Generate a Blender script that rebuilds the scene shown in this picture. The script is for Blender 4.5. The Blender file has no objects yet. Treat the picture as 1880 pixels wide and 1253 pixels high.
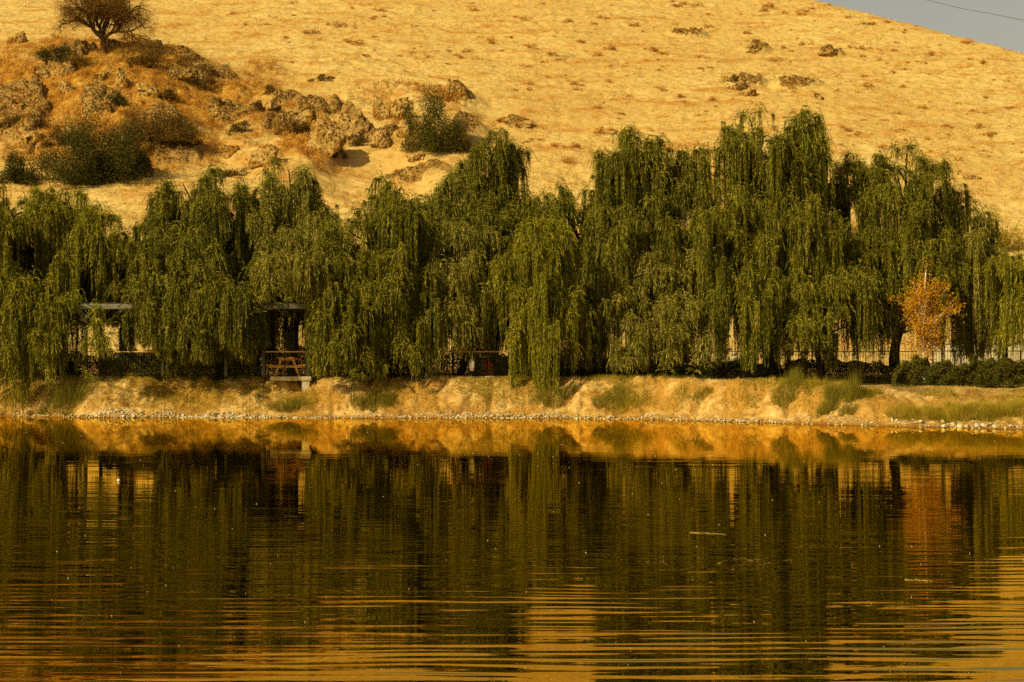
import bpy, math
import numpy as np
from math import radians as R, sin, cos, pi
rng = np.random.default_rng(7)
S = bpy.context.scene

# ------------------------------------------------------------------ camera
F = 3220.0          # focal length in photo pixels (photo is 1880 wide)
HC = 2.7            # eye height over the water
HY = 644.0          # photo row of the horizon
cam = bpy.data.cameras.new('camera')
cam.lens = 36.0 * F / 1880.0
cam.clip_start = 0.1
cam.clip_end = 5000
camo = bpy.data.objects.new('camera', cam)
S.collection.objects.link(camo)
camo.location = (0, 0, HC)
camo.rotation_euler = (R(90) + math.atan((HY - 626.5) / F), 0, 0)
S.camera = camo

# ------------------------------------------------------------------ light
SUN_AZ = 50.0       # degrees to the left of the direction straight behind the camera
SUN_EL = 36.0
w = bpy.data.worlds.new('World')
S.world = w
w.use_nodes = True
nt = w.node_tree
nt.nodes.clear()
o = nt.nodes.new('ShaderNodeOutputWorld')
bg = nt.nodes.new('ShaderNodeBackground')
sky = nt.nodes.new('ShaderNodeTexSky')
sky.sky_type = 'NISHITA'
sky.sun_disc = False
sky.sun_elevation = R(SUN_EL)
sky.sun_rotation = R(180 + SUN_AZ)
sky.dust_density = 1.6
hs = nt.nodes.new('ShaderNodeHueSaturation')
hs.inputs['Saturation'].default_value = 0.35
tint = nt.nodes.new('ShaderNodeMix')
tint.data_type = 'RGBA'
tint.blend_type = 'MULTIPLY'
tint.inputs[0].default_value = 1.0
tint.inputs[7].default_value = (1.0, 0.92, 0.70, 1)
nt.links.new(sky.outputs[0], hs.inputs['Color'])
nt.links.new(hs.outputs[0], tint.inputs[6])
nt.links.new(tint.outputs[2], bg.inputs[0])
bg.inputs[1].default_value = 0.079
nt.links.new(bg.outputs[0], o.inputs[0])
sl = bpy.data.lights.new('sun', 'SUN')
sl.energy = 5.0
sl.angle = R(0.5)
sl.color = (1.0, 0.86, 0.50)
so = bpy.data.objects.new('sun', sl)
S.collection.objects.link(so)
az, el = R(SUN_AZ), R(SUN_EL)
from mathutils import Vector
tosun = Vector((-sin(az) * cos(el), -cos(az) * cos(el), sin(el)))
so.rotation_euler = (-tosun).to_track_quat('-Z', 'Y').to_euler()
S.view_settings.view_transform = 'Standard'
S.view_settings.look = 'None'
S.view_settings.exposure = 0.1
S.view_settings.gamma = 1.0
S.cycles.max_bounces = 6
S.cycles.transparent_max_bounces = 4
S.cycles.use_denoising = False

# ------------------------------------------------------------------ numpy noise
def _h(ix, iy, iz, seed):
    n = (ix.astype(np.int64) * 73856093) ^ (iy.astype(np.int64) * 19349663) ^ (iz.astype(np.int64) * 83492791) ^ (seed * 2654435761)
    n = (n ^ (n >> 13)) * 1274126177
    n = n & 0x7fffffff
    n = (n ^ (n >> 16)) * 1103515245 & 0x7fffffff
    return (n & 0xffffff) / float(0xffffff)
def noise3(x, y, z, seed=0):
    x, y, z = np.broadcast_arrays(np.asarray(x, float), np.asarray(y, float), np.asarray(z, float))
    ix, iy, iz = np.floor(x), np.floor(y), np.floor(z)
    fx, fy, fz = x - ix, y - iy, z - iz
    fx = fx * fx * (3 - 2 * fx); fy = fy * fy * (3 - 2 * fy); fz = fz * fz * (3 - 2 * fz)
    def c(a, b, d): return _h(ix + a, iy + b, iz + d, seed)
    x00 = c(0,0,0) * (1 - fx) + c(1,0,0) * fx
    x10 = c(0,1,0) * (1 - fx) + c(1,1,0) * fx
    x01 = c(0,0,1) * (1 - fx) + c(1,0,1) * fx
    x11 = c(0,1,1) * (1 - fx) + c(1,1,1) * fx
    return ((x00 * (1 - fy) + x10 * fy) * (1 - fz) + (x01 * (1 - fy) + x11 * fy) * fz) * 2 - 1
def n2(x, y, seed=0):
    x, y = np.broadcast_arrays(np.asarray(x, float), np.asarray(y, float))
    ix, iy = np.floor(x), np.floor(y)
    fx, fy = x - ix, y - iy
    fx = fx * fx * (3 - 2 * fx); fy = fy * fy * (3 - 2 * fy)
    z = np.zeros_like(ix)
    def c(a, b): return _h(ix + a, iy + b, z, seed)
    return ((c(0,0) * (1 - fx) + c(1,0) * fx) * (1 - fy) + (c(0,1) * (1 - fx) + c(1,1) * fx) * fy) * 2 - 1
def fbm(x, y, seed=0, o=4, g=0.5):
    t = 0; a = 1; s = 0
    for i in range(o):
        t = t + a * n2(x * 2**i + 17.3 * i, y * 2**i - 9.1 * i, seed + i); s += a; a *= g
    return t / s
def ss(e0, e1, x):
    t = np.clip((x - e0) / (e1 - e0), 0, 1)
    return t * t * (3 - 2 * t)
def cells(x, y, seed=0):
    """jittered cells: distance to the nearest and second nearest seed, random value, offset to seed"""
    ix, iy = np.floor(x), np.floor(y)
    d1 = np.full(x.shape, 9.0); d2 = np.full(x.shape, 9.0)
    rv = np.zeros(x.shape); ox = np.zeros(x.shape); oy = np.zeros(x.shape)
    z = np.zeros_like(ix)
    for a in (-1, 0, 1):
        for b in (-1, 0, 1):
            jx, jy = _h(ix + a, iy + b, z, seed), _h(ix + a, iy + b, z + 1, seed)
            dx, dy = ix + a + jx - x, iy + b + jy - y
            d = np.hypot(dx, dy)
            m = d < d1
            d2 = np.where(m, d1, np.minimum(d2, d))
            rv = np.where(m, _h(ix + a, iy + b, z + 2, seed), rv)
            ox = np.where(m, dx, ox); oy = np.where(m, dy, oy)
            d1 = np.where(m, d, d1)
    return d1, d2, rv, ox, oy

# ------------------------------------------------------------------ scene helpers
def X(px, Y): return (px - 940.0) / F * Y
def Z(py, Y): return HC + (HY - py) / F * Y
def tag(o, label=None, cat=None, group=None, kind=None):
    if label: o['label'] = label
    if cat: o['category'] = cat
    if group: o['group'] = group
    if kind: o['kind'] = kind
    return o
def link(o):
    S.collection.objects.link(o); return o
def empty(name, loc=(0, 0, 0), rz=0, label=None, cat=None, group=None):
    e = bpy.data.objects.new(name, None)
    e.empty_display_size = 0.2
    link(e); e.location = loc; e.rotation_euler = (0, 0, rz)
    return tag(e, label, cat, group)
def mesh_np(name, V, Fc, mat, parent=None, smooth=False, attrs=None, loc=None):
    """V (n,3); Fc (m,k) or a list of such arrays; attrs: name -> per-face floats"""
    V = np.asarray(V, np.float32)
    Fs = Fc if isinstance(Fc, list) else [Fc]
    Fs = [np.asarray(f, np.int32) for f in Fs if len(f)]
    me = bpy.data.meshes.new(name)
    me.vertices.add(len(V)); me.vertices.foreach_set('co', V.ravel())
    tot = np.concatenate([np.full(len(f), f.shape[1], np.int32) for f in Fs])
    idx = np.concatenate([f.ravel() for f in Fs])
    me.loops.add(len(idx)); me.loops.foreach_set('vertex_index', idx)
    me.polygons.add(len(tot))
    st = np.concatenate([[0], np.cumsum(tot)[:-1]]).astype(np.int32)
    me.polygons.foreach_set('loop_start', st)
    me.update(calc_edges=True)
    if smooth: me.polygons.foreach_set('use_smooth', np.ones(len(tot), bool))
    if attrs:
        for k, (dom, v) in attrs.items():
            a = me.attributes.new(k, 'FLOAT', dom)
            a.data.foreach_set('value', np.asarray(v, np.float32))
    if mat: me.materials.append(mat)
    o = bpy.data.objects.new(name, me)
    link(o)
    if parent: o.parent = parent
    if loc is not None: o.location = loc
    return o
class MB:
    """collects verts and quads/tris of several pieces into one mesh"""
    def __init__(s): s.v = []; s.f3 = []; s.f4 = []; s.n = 0
    def add(s, v, f):
        v = np.asarray(v, float); f = np.asarray(f, int)
        if len(f): (s.f4 if f.shape[1] == 4 else s.f3).append(f + s.n)
        s.v.append(v); s.n += len(v)
    def box(s, c, d, rz=0, rx=0, ry=0, taper=1.0, jit=0):
        x, y, z = d[0] / 2, d[1] / 2, d[2] / 2
        v = np.array([[-x,-y,-z],[x,-y,-z],[x,y,-z],[-x,y,-z],[-x*taper,-y*taper,z],[x*taper,-y*taper,z],[x*taper,y*taper,z],[-x*taper,y*taper,z]])
        if jit: v = v + rng.normal(0, jit, v.shape)
        for a, ax in ((rx, 0), (ry, 1), (rz, 2)):
            if a:
                cc, sn = cos(a), sin(a); i, j = [(1, 2), (2, 0), (0, 1)][ax]
                vi, vj = v[:, i].copy(), v[:, j].copy()
                v[:, i] = vi * cc - vj * sn; v[:, j] = vi * sn + vj * cc
        s.add(v + np.array(c), [[0,3,2,1],[4,5,6,7],[0,1,5,4],[1,2,6,5],[2,3,7,6],[3,0,4,7]])
    def tube(s, P, r, n=7, wob=0):
        P = np.asarray(P, float); r = np.broadcast_to(np.asarray(r, float), (len(P),))
        T = np.gradient(P, axis=0); T /= np.linalg.norm(T, axis=1)[:, None] + 1e-9
        up = np.array([0, 0, 1.0]) if abs(T[0][2]) < .9 else np.array([1.0, 0, 0])
        V = []
        a = np.arange(n) * 2 * pi / n
        for i in range(len(P)):
            u = np.cross(T[i], up); u /= np.linalg.norm(u) + 1e-9
            w_ = np.cross(T[i], u); up = -w_ if False else up
            rr = r[i] * (1 + wob * rng.uniform(-1, 1, n))
            V.append(P[i] + np.outer(np.cos(a) * rr, u) + np.outer(np.sin(a) * rr, w_))
        V = np.concatenate(V + [P[:1], P[-1:]])
        f = []
        for i in range(len(P) - 1):
            for k in range(n):
                f.append([i*n+k, i*n+(k+1)%n, (i+1)*n+(k+1)%n, (i+1)*n+k])
        s.add(V, f)
        m = len(P) * n; base = s.n - len(V)
        s.f3.append(np.array([[base+m, base+(k+1)%n, base+k] for k in range(n)] + [[base+m+1, base+(len(P)-1)*n+k, base+(len(P)-1)*n+(k+1)%n] for k in range(n)]))
    def build(s, name, mat, parent=None, smooth=False, bevel=0, attrs=None):
        fs = []
        if s.f4: fs.append(np.concatenate(s.f4))
        if s.f3: fs.append(np.concatenate(s.f3))
        o = mesh_np(name, np.concatenate(s.v), fs, mat, parent, smooth, attrs)
        if bevel:
            b = o.modifiers.new('bevel', 'BEVEL'); b.width = bevel; b.segments = 2; b.limit_method = 'ANGLE'
        return o

# ------------------------------------------------------------------ materials
class NT:
    def __init__(s, name, rough=0.9, spec=0.1):
        s.m = bpy.data.materials.new(name); s.m.use_nodes = True
        s.t = s.m.node_tree; s.b = s.t.nodes['Principled BSDF']; s.out = s.t.nodes['Material Output']
        s.b.inputs['Roughness'].default_value = rough
        s.b.inputs['Specular IOR Level'].default_value = spec
    def n(s, typ, **kw):
        x = s.t.nodes.new('ShaderNode' + typ)
        for k, v in kw.items():
            if isinstance(k, str) and hasattr(x, k): setattr(x, k, v)
        return x
    def l(s, a, b): s.t.links.new(a, b)
    def coord(s, scale=(1, 1, 1), obj=False):
        if obj: c = s.n('TexCoord').outputs['Object']
        else: c = s.n('NewGeometry').outputs['Position']
        m = s.n('Mapping'); m.inputs['Scale'].default_value = scale
        s.l(c, m.inputs[0]); return m.outputs[0]
    def noise(s, vec, scale, detail=4, rough=0.6, dist=0):
        x = s.n('TexNoise'); x.inputs['Scale'].default_value = scale; x.inputs['Detail'].default_value = detail
        x.inputs['Roughness'].default_value = rough; x.inputs['Distortion'].default_value = dist
        s.l(vec, x.inputs['Vector']); return x.outputs[0]
    def ramp(s, fac, stops, interp='LINEAR'):
        x = s.n('ValToRGB'); x.color_ramp.interpolation = interp
        e = x.color_ramp.elements
        while len(e) < len(stops): e.new(0.5)
        for i, (p, c) in enumerate(stops):
            e[i].position = p; e[i].color = (*(c if hasattr(c, '__len__') else (c, c, c)), 1)
        s.l(fac, x.inputs[0]); return x.outputs[0]
    def mix(s, fac, a, b, mode='MIX'):
        x = s.n('Mix'); x.data_type = 'RGBA'; x.blend_type = mode
        for i, v in ((0, fac), (6, a), (7, b)):
            if hasattr(v, 'is_linked') or hasattr(v, 'links'): s.l(v, x.inputs[i])
            elif i == 0: x.inputs[0].default_value = v
            else: x.inputs[i].default_value = (*v, 1)
        return x.outputs[2]
    def math(s, op, a, b=0.0, c=None):
        x = s.n('Math'); x.operation = op
        for i, v in enumerate((a, b) if c is None else (a, b, c)):
            if hasattr(v, 'links'): s.l(v, x.inputs[i])
            else: x.inputs[i].default_value = v
        return x.outputs[0]
    def attr(s, name):
        x = s.n('Attribute'); x.attribute_name = name; return x.outputs['Fac']
    def bump(s, h, dist, strength=1.0):
        x = s.n('Bump'); x.inputs['Distance'].default_value = dist; x.inputs['Strength'].default_value = strength
        s.l(h, x.inputs['Height']); s.l(x.outputs[0], s.b.inputs['Normal'])
    def col(s, c): s.l(c, s.b.inputs['Base Color']); return s.m

def leaf_mat(name, dark, mid, lite, tip, trans=0.35, clump=1.3):
    k = NT(name, 0.6, 0.10)
    r = k.attr('rnd')
    c = k.ramp(r, [(0.16, dark), (0.50, mid), (0.82, lite), (0.91, lite), (0.95, tip)])
    p = k.noise(k.coord((1, 1, .6)), clump, 2)
    c = k.mix(k.ramp(p, [(.35, 0), (.65, 1)]), c, k.mix(0.5, c, tuple(t * 1.05 for t in mid)))
    tr = k.n('BsdfTranslucent'); k.l(c, tr.inputs[0])
    ms = k.n('MixShader'); ms.inputs[0].default_value = trans
    k.l(c, k.b.inputs['Base Color'])
    k.l(k.b.outputs[0], ms.inputs[1]); k.l(tr.outputs[0], ms.inputs[2])
    k.l(ms.outputs[0], k.out.inputs[0])
    return k.m

M = {}
M['willow'] = leaf_mat('willow_leaf', (.016,.016,.001), (.090,.082,.003), (.36,.31,.026), (.46,.28,.03), .10)
M['willow_gold'] = leaf_mat('willow_leaf_gold', (.024,.023,.001), (.13,.115,.004), (.40,.34,.026), (.50,.31,.03), .11)
M['willow_deep'] = leaf_mat('willow_leaf_deep', (.014,.014,.001), (.080,.072,.003), (.33,.285,.024), (.44,.28,.03), .10)
M['willow_pale'] = leaf_mat('willow_leaf_pale', (.022,.020,.001), (.115,.098,.006), (.42,.35,.055), (.50,.30,.035), .10)
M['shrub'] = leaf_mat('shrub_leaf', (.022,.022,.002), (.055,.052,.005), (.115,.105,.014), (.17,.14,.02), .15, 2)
M['shrub_brown'] = leaf_mat('shrub_leaf_brown', (.06,.035,.005), (.13,.075,.01), (.20,.12,.02), (.33,.14,.02), .2, 2)
M['hedge'] = leaf_mat('hedge_leaf', (.035,.034,.003), (.085,.078,.006), (.17,.145,.016), (.26,.19,.025), .2, 2)
M['orange'] = leaf_mat('orange_leaf', (.30,.13,.004), (.58,.27,.009), (.74,.39,.014), (.36,.33,.02), .3, 2)
M['red'] = leaf_mat('red_flower', (.45,.05,.01), (.65,.09,.015), (.7,.14,.02), (.6,.2,.03), .3, 2)
M['green_grass'] = leaf_mat('green_grass_blade', (.10,.09,.006), (.19,.165,.012), (.30,.235,.02), (.50,.31,.05), .25, 1.5)
M['olive_grass'] = leaf_mat('olive_grass_blade', (.20,.15,.010), (.36,.26,.018), (.50,.36,.03), (.62,.42,.07), .3, 1.5)
M['straw'] = leaf_mat('straw_blade', (.46,.26,.04), (.60,.38,.08), (.68,.47,.12), (.52,.24,.03), .25, 1.0)
M['twig'] = leaf_mat('bare_twig', (.09,.045,.010), (.20,.10,.016), (.34,.18,.03), (.46,.24,.03), .1, 1.0)
M['rust'] = leaf_mat('rust_twig', (.34,.12,.012), (.50,.21,.022), (.58,.30,.045), (.20,.12,.02), .2, 1.0)

def bark(name, a, b, sc=6):
    k = NT(name, .95, .05)
    v = k.coord((1, 1, .25))
    h = k.noise(v, sc, 6, .7)
    k.bump(h, .03, .8)
    k.col(k.ramp(h, [(.35, a), (.65, b)])); return k.m
M['bark'] = bark('willow_bark', (.018,.012,.005), (.06,.04,.016))
M['bark_hill'] = bark('bare_tree_bark', (.06,.032,.010), (.17,.09,.028))
k = NT('birch_bark', .8, .15)
v = k.coord((1, 1, 3.0)); h = k.noise(v, 5, 4, .6)
k.col(k.ramp(h, [(.33, (.12,.08,.04)), (.38, (.72,.62,.46)), (1, (.84,.76,.60))])); M['birch'] = k.m

def rockmat(name, dark, mid, lite, lichen):
    k = NT(name, .95, .05)
    p = k.coord()
    a = k.noise(p, .9, 8, .65, .4); b = k.noise(p, 5, 6, .7)
    c = k.ramp(a, [(.3, mid), (.48, lite), (.56, mid), (.7, lichen)])
    c = k.mix(k.ramp(b, [(.40, 1), (.50, 0)]), c, dark)
    c = k.mix(k.ramp(k.noise(p, 2.3, 5, .7), [(.60, 0), (.68, .8)]), c, tuple(min(1, x * 1.35) for x in lite))
    k.bump(k.math('ADD', a, k.math('MULTIPLY', b, .35)), .35, .9)
    k.col(c); return k.m
M['rock'] = rockmat('lichen_rock', (.05,.022,.004), (.30,.145,.022), (.52,.33,.10), (.40,.16,.014))
M['stone'] = rockmat('shore_stone', (.35,.24,.10), (.55,.42,.22), (.75,.64,.42), (.6,.4,.15))

# hill: dry grass and rock
k = NT('dry_hill_grass', .95, .05)
p = k.coord(); pb = k.coord((.45, 1.0, 1.0))
big = k.noise(p, .09, 4, .6); med = k.noise(pb, .55, 5, .65, .3); fine = k.noise(k.coord((.5, 1, 1)), 3.2, 6, .75); vf = k.noise(k.coord((.6, 1, 1)), 14, 3, .7)
straw = k.ramp(fine, [(.25, (.38,.20,.034)), (.42, (.56,.365,.095)), (.60, (.67,.485,.175)), (.8, (.83,.66,.33))])
straw = k.mix(k.ramp(big, [(.38, 0), (.60, .6)]), straw, (.52,.30,.075))
ora = k.ramp(fine, [(.3, (.34,.12,.014)), (.7, (.52,.23,.035))])
spots = k.math('MULTIPLY', k.ramp(med, [(.53, 0), (.62, 1)]), k.ramp(vf, [(.40, .35), (.6, 1)]))
c = k.mix(spots, straw, ora)
c = k.mix(k.ramp(vf, [(.56, 0), (.72, .35)]), c, (.36,.19,.03))
# knoll: orange grass between rocks
km = k.attr('knoll')
kn = k.ramp(k.noise(p, .7, 6, .7), [(.36, (.20,.08,.010)), (.48, (.42,.18,.020)), (.60, (.58,.31,.05)), (.72, (.60,.40,.13))])
kn = k.mix(k.ramp(vf, [(.45, 0), (.62, .7)]), kn, (.16,.075,.012))
c = k.mix(km, c, kn)
rk = k.attr('rock')
ra = k.noise(p, 1.1, 8, .7, .5); rb = k.noise(p, 4.5, 6, .72)
rcol = k.ramp(ra, [(.3, (.17,.07,.010)), (.45, (.37,.175,.03)), (.54, (.52,.33,.10)), (.64, (.38,.15,.013))])
rcol = k.mix(k.ramp(rb, [(.43, .95), (.54, 0)]), rcol, (.07,.035,.008))
rsel = k.ramp(k.math('ADD', rk, k.math('MULTIPLY', k.math('SUBTRACT', k.noise(p, 1.6, 5, .7), .5), 1.1)), [(.45, 0), (.58, 1)])
c = k.mix(rsel, c, rcol)
gully = k.attr('bare')
k.bump(k.math('ADD', k.math('MULTIPLY', fine, .5), k.math('ADD', k.math('MULTIPLY', med, .9), k.math('MULTIPLY', rb, k.math('MULTIPLY', rk, 1.2)))), .42, .8)
M['hill'] = k.col(c)

# bank and terrace
k = NT('bank_earth', .95, .05)
p = k.coord()
z = k.n('SeparateXYZ'); k.l(p, z.inputs[0])
a = k.noise(p, .55, 5, .65, .3); b = k.noise(k.coord((1, 1, 1.6)), 3.0, 6, .7); g = k.noise(k.coord((1, 1, 1)), 11, 4, .7)
c = k.ramp(b, [(.3, (.30,.14,.022)), (.45, (.52,.30,.075)), (.58, (.66,.44,.15)), (.76, (.82,.63,.32))])
c = k.mix(k.ramp(a, [(.42, 0), (.56, .9)]), c, k.ramp(g, [(.35, (.26,.12,.015)), (.65, (.52,.27,.04))]))
wet = k.ramp(k.math('ADD', z.outputs[2], k.math('MULTIPLY', b, .14)), [(.07, 1), (.19, 0)])
c = k.mix(wet, c, (.27,.12,.02))
c = k.mix(k.ramp(k.noise(k.coord((2.2, .6, .5)), 1.0, 5, .7), [(.57, 0), (.66, .75)]), c, (.24,.115,.02))
dk = k.attr('terrace_dark')
c = k.mix(dk, c, k.ramp(g, [(.35, (.05,.035,.010)), (.65, (.13,.085,.025))]))  # much darker brown over the terrace behind the bank edge
k.bump(k.math('ADD', k.math('MULTIPLY', b, 1.0), k.math('MULTIPLY', g, .35)), .16, .9)
M['bank'] = k.col(c)

def plain(name, a, b, sc=8, rough=.8, spec=.2, scale=(1, 1, 1), bump=.006, obj=False):
    k = NT(name, rough, spec)
    n_ = k.noise(k.coord(scale, obj), sc, 5, .65)
    k.bump(n_, bump, .7); k.col(k.ramp(n_, [(.32, a), (.68, b)])); return k.m
M['concrete'] = plain('pale_concrete', (.30,.22,.11), (.58,.47,.29), 5)
M['wall'] = plain('old_render_wall', (.50,.38,.20), (.70,.57,.34), 1.8)
M['metal'] = plain('dark_green_metal', (.035,.040,.026), (.060,.062,.042), 12, .6, .3)
M['rail_metal'] = plain('black_rail_metal', (.025,.026,.016), (.045,.045,.028), 12, .7, .15)
M['beam'] = plain('weathered_beam', (.13,.12,.07), (.21,.19,.12), 6, .8, .2)
M['roof'] = plain('dark_roof_boards', (.03,.02,.01), (.07,.05,.025), 6)
M['wood'] = plain('orange_wood', (.50,.22,.03), (.80,.40,.08), 5, .6, .3, (1, 1, 6))
M['bag'] = plain('white_plastic', (.62,.56,.42), (.82,.76,.60), 9, .5, .4)
M['cable'] = plain('grey_cable', (.12,.11,.10), (.16,.15,.13), 3)
M['driftwood'] = plain('pale_driftwood', (.16,.11,.02), (.34,.25,.06), 9)
M['bed'] = plain('lake_bed_mud', (.05,.03,.01), (.10,.06,.02), 1)

# water
k = NT('lake_water')
t = k.t; t.nodes.remove(k.b)
pos = k.n('NewGeometry').outputs['Position']
sep = k.n('SeparateXYZ'); k.l(pos, sep.inputs[0])
Yd = sep.outputs[1]
def wv(sx, sy, detail, off=0.0, dist=0.0):
    m = k.n('Mapping'); m.inputs['Scale'].default_value = (sx, sy, 1); m.inputs['Location'].default_value = (off, off * 1.7, off)
    k.l(pos, m.inputs[0])
    return k.math('SUBTRACT', k.noise(m.outputs[0], 1.0, detail, .55, dist), .5)
amp = k.ramp(k.math('DIVIDE', Yd, 80.0), [(.14, .135), (.22, .135), (.36, .055), (.50, .018), (.66, .0060), (.80, .0024), (.9, .0016)])
patch = k.ramp(k.noise(k.coord((.06, .16, 1)), 1.0, 3, .5), [(.35, .55), (.65, 1.35)])
amp = k.math('MULTIPLY', amp, patch)
ph = k.math('MULTIPLY', wv(.16, .45, 2, 41), 26.0)
sn = k.math('SINE', k.math('ADD', k.math('MULTIPLY', Yd, 21.0), ph))
sn2 = k.math('SINE', k.math('ADD', k.math('ADD', k.math('MULTIPLY', Yd, 37.0), k.math('MULTIPLY', sep.outputs[0], .9)), k.math('MULTIPLY', ph, 1.4)))
loc = k.ramp(k.noise(k.coord((.22, .5, 1)), 1.0, 2, .5), [(.38, .1), (.62, 1)])
sy = k.math('ADD', k.math('MULTIPLY', wv(.35, 4.4, 1.5, 3, .6), .95), k.math('MULTIPLY', wv(1.0, 8.0, 2, 11), .5))
sy = k.math('ADD', sy, k.math('MULTIPLY', loc, k.math('ADD', k.math('MULTIPLY', sn, .20), k.math('MULTIPLY', sn2, .10))))
sy = k.math('MULTIPLY', sy, amp)
sx = k.math('MULTIPLY', k.math('MULTIPLY', wv(1.2, 3.0, 2, 29), .10), amp)
cmb = k.n('CombineXYZ'); k.l(sx, cmb.inputs[0]); k.l(sy, cmb.inputs[1]); cmb.inputs[2].default_value = 1
nm = k.n('VectorMath'); nm.operation = 'NORMALIZE'; k.l(cmb.outputs[0], nm.inputs[0])
fr = k.n('Fresnel'); fr.inputs[0].default_value = 1.33; k.l(nm.outputs[0], fr.inputs[1])
gl = k.n('BsdfGlossy'); gl.inputs['Color'].default_value = (1.0, .77, .22, 1); gl.inputs['Roughness'].default_value = .012
k.l(nm.outputs[0], gl.inputs['Normal'])
df = k.n('BsdfDiffuse'); df.inputs[0].default_value = (.0035, .003, .0006, 1)
ms = k.n('MixShader')
k.l(k.math('ADD', k.math('MULTIPLY', fr.outputs[0], .76), .24), ms.inputs[0])
k.l(df.outputs[0], ms.inputs[1]); k.l(gl.outputs[0], ms.inputs[2]); k.l(ms.outputs[0], k.out.inputs[0])
M['water'] = k.m

# ------------------------------------------------------------------ terrain
_px = np.array([-900, -300, 0, 150, 300, 600, 820, 1000, 1200, 1380, 1480, 1600, 1750, 1880, 2300, 3000.])
_py = np.array([762, 763, 765, 767, 767, 768.5, 768, 768.5, 771, 776, 779, 782.5, 786, 789, 797, 800.])
_Ys = HC * F / (_py - HY)
_xs = (_px - 940) / F * _Ys
def shore(x): return np.interp(x, _xs, _Ys)
def ground_z(x, Y):
    x = np.asarray(x, float); Y = np.asarray(Y, float)
    right = ss(11, 19, x)
    d = Y - shore(x) + .22 * fbm(x * .8, Y * .3, 5, 3) * (1 - .5 * right)
    ztop = 1.50 - .32 * ss(9, 17, x) + .06 * n2(x * .35, x * 0, 9)
    wl = 2.85 + .5 * n2(x * .22, x * 0, 12)
    w_ = wl * (1 - right) + 7.5 * right
    t_ = d / w_
    pl = np.interp(t_, [-30, -1, 0, .22, .36, .62, .86, 1, 1.2], [-9, -.45, 0, .10, .20, .62, .93, 1.0, 1.01])
    pr = np.interp(t_, [-30, -1, 0, .10, .3, .55, .8, 1, 1.2], [-9, -.5, 0, .06, .30, .66, .92, 1.0, 1.01])
    z = ztop * (pl * (1 - right) + pr * right)
    on = ss(0, .15, t_) * (1 - ss(.95, 1.25, t_))
    rid = 1 - np.abs(fbm(x * 1.1 + .25 * Y, Y * .35, 21, 3)) * 2
    z = z + on * (.13 * rid * (1 - .7 * right) * ss(.2, .6, t_) + .16 * fbm(x * 2.2, Y * 1.6, 31, 4, .6) + .07 * fbm(x * .7, Y * .9, 33, 2) - .16 * np.clip(1 - np.abs(fbm(x * .9, Y * .5, 36, 3)) * 8, 0, 1) - .10 * ss(.35, .3, t_) * 0)
    z = z + ss(0, .1, t_) * .04 * fbm(x * 5, Y * 5, 35, 3, .6)
    back = ss(80, 93, Y)
    z = z - .30 * np.exp(-((x + 8.6) / .6) ** 2 - ((Y - 72.3) / .65) ** 2)
    return z + back * .45 + .05 * n2(x * .5, Y * .5, 40) * ss(1, 2, t_)
def plane_z(Y): 
    u = Y - 94
    return 2.05 + .44 * np.where(u > 0, u, 0) * ss(-2, 8, u)
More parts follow.
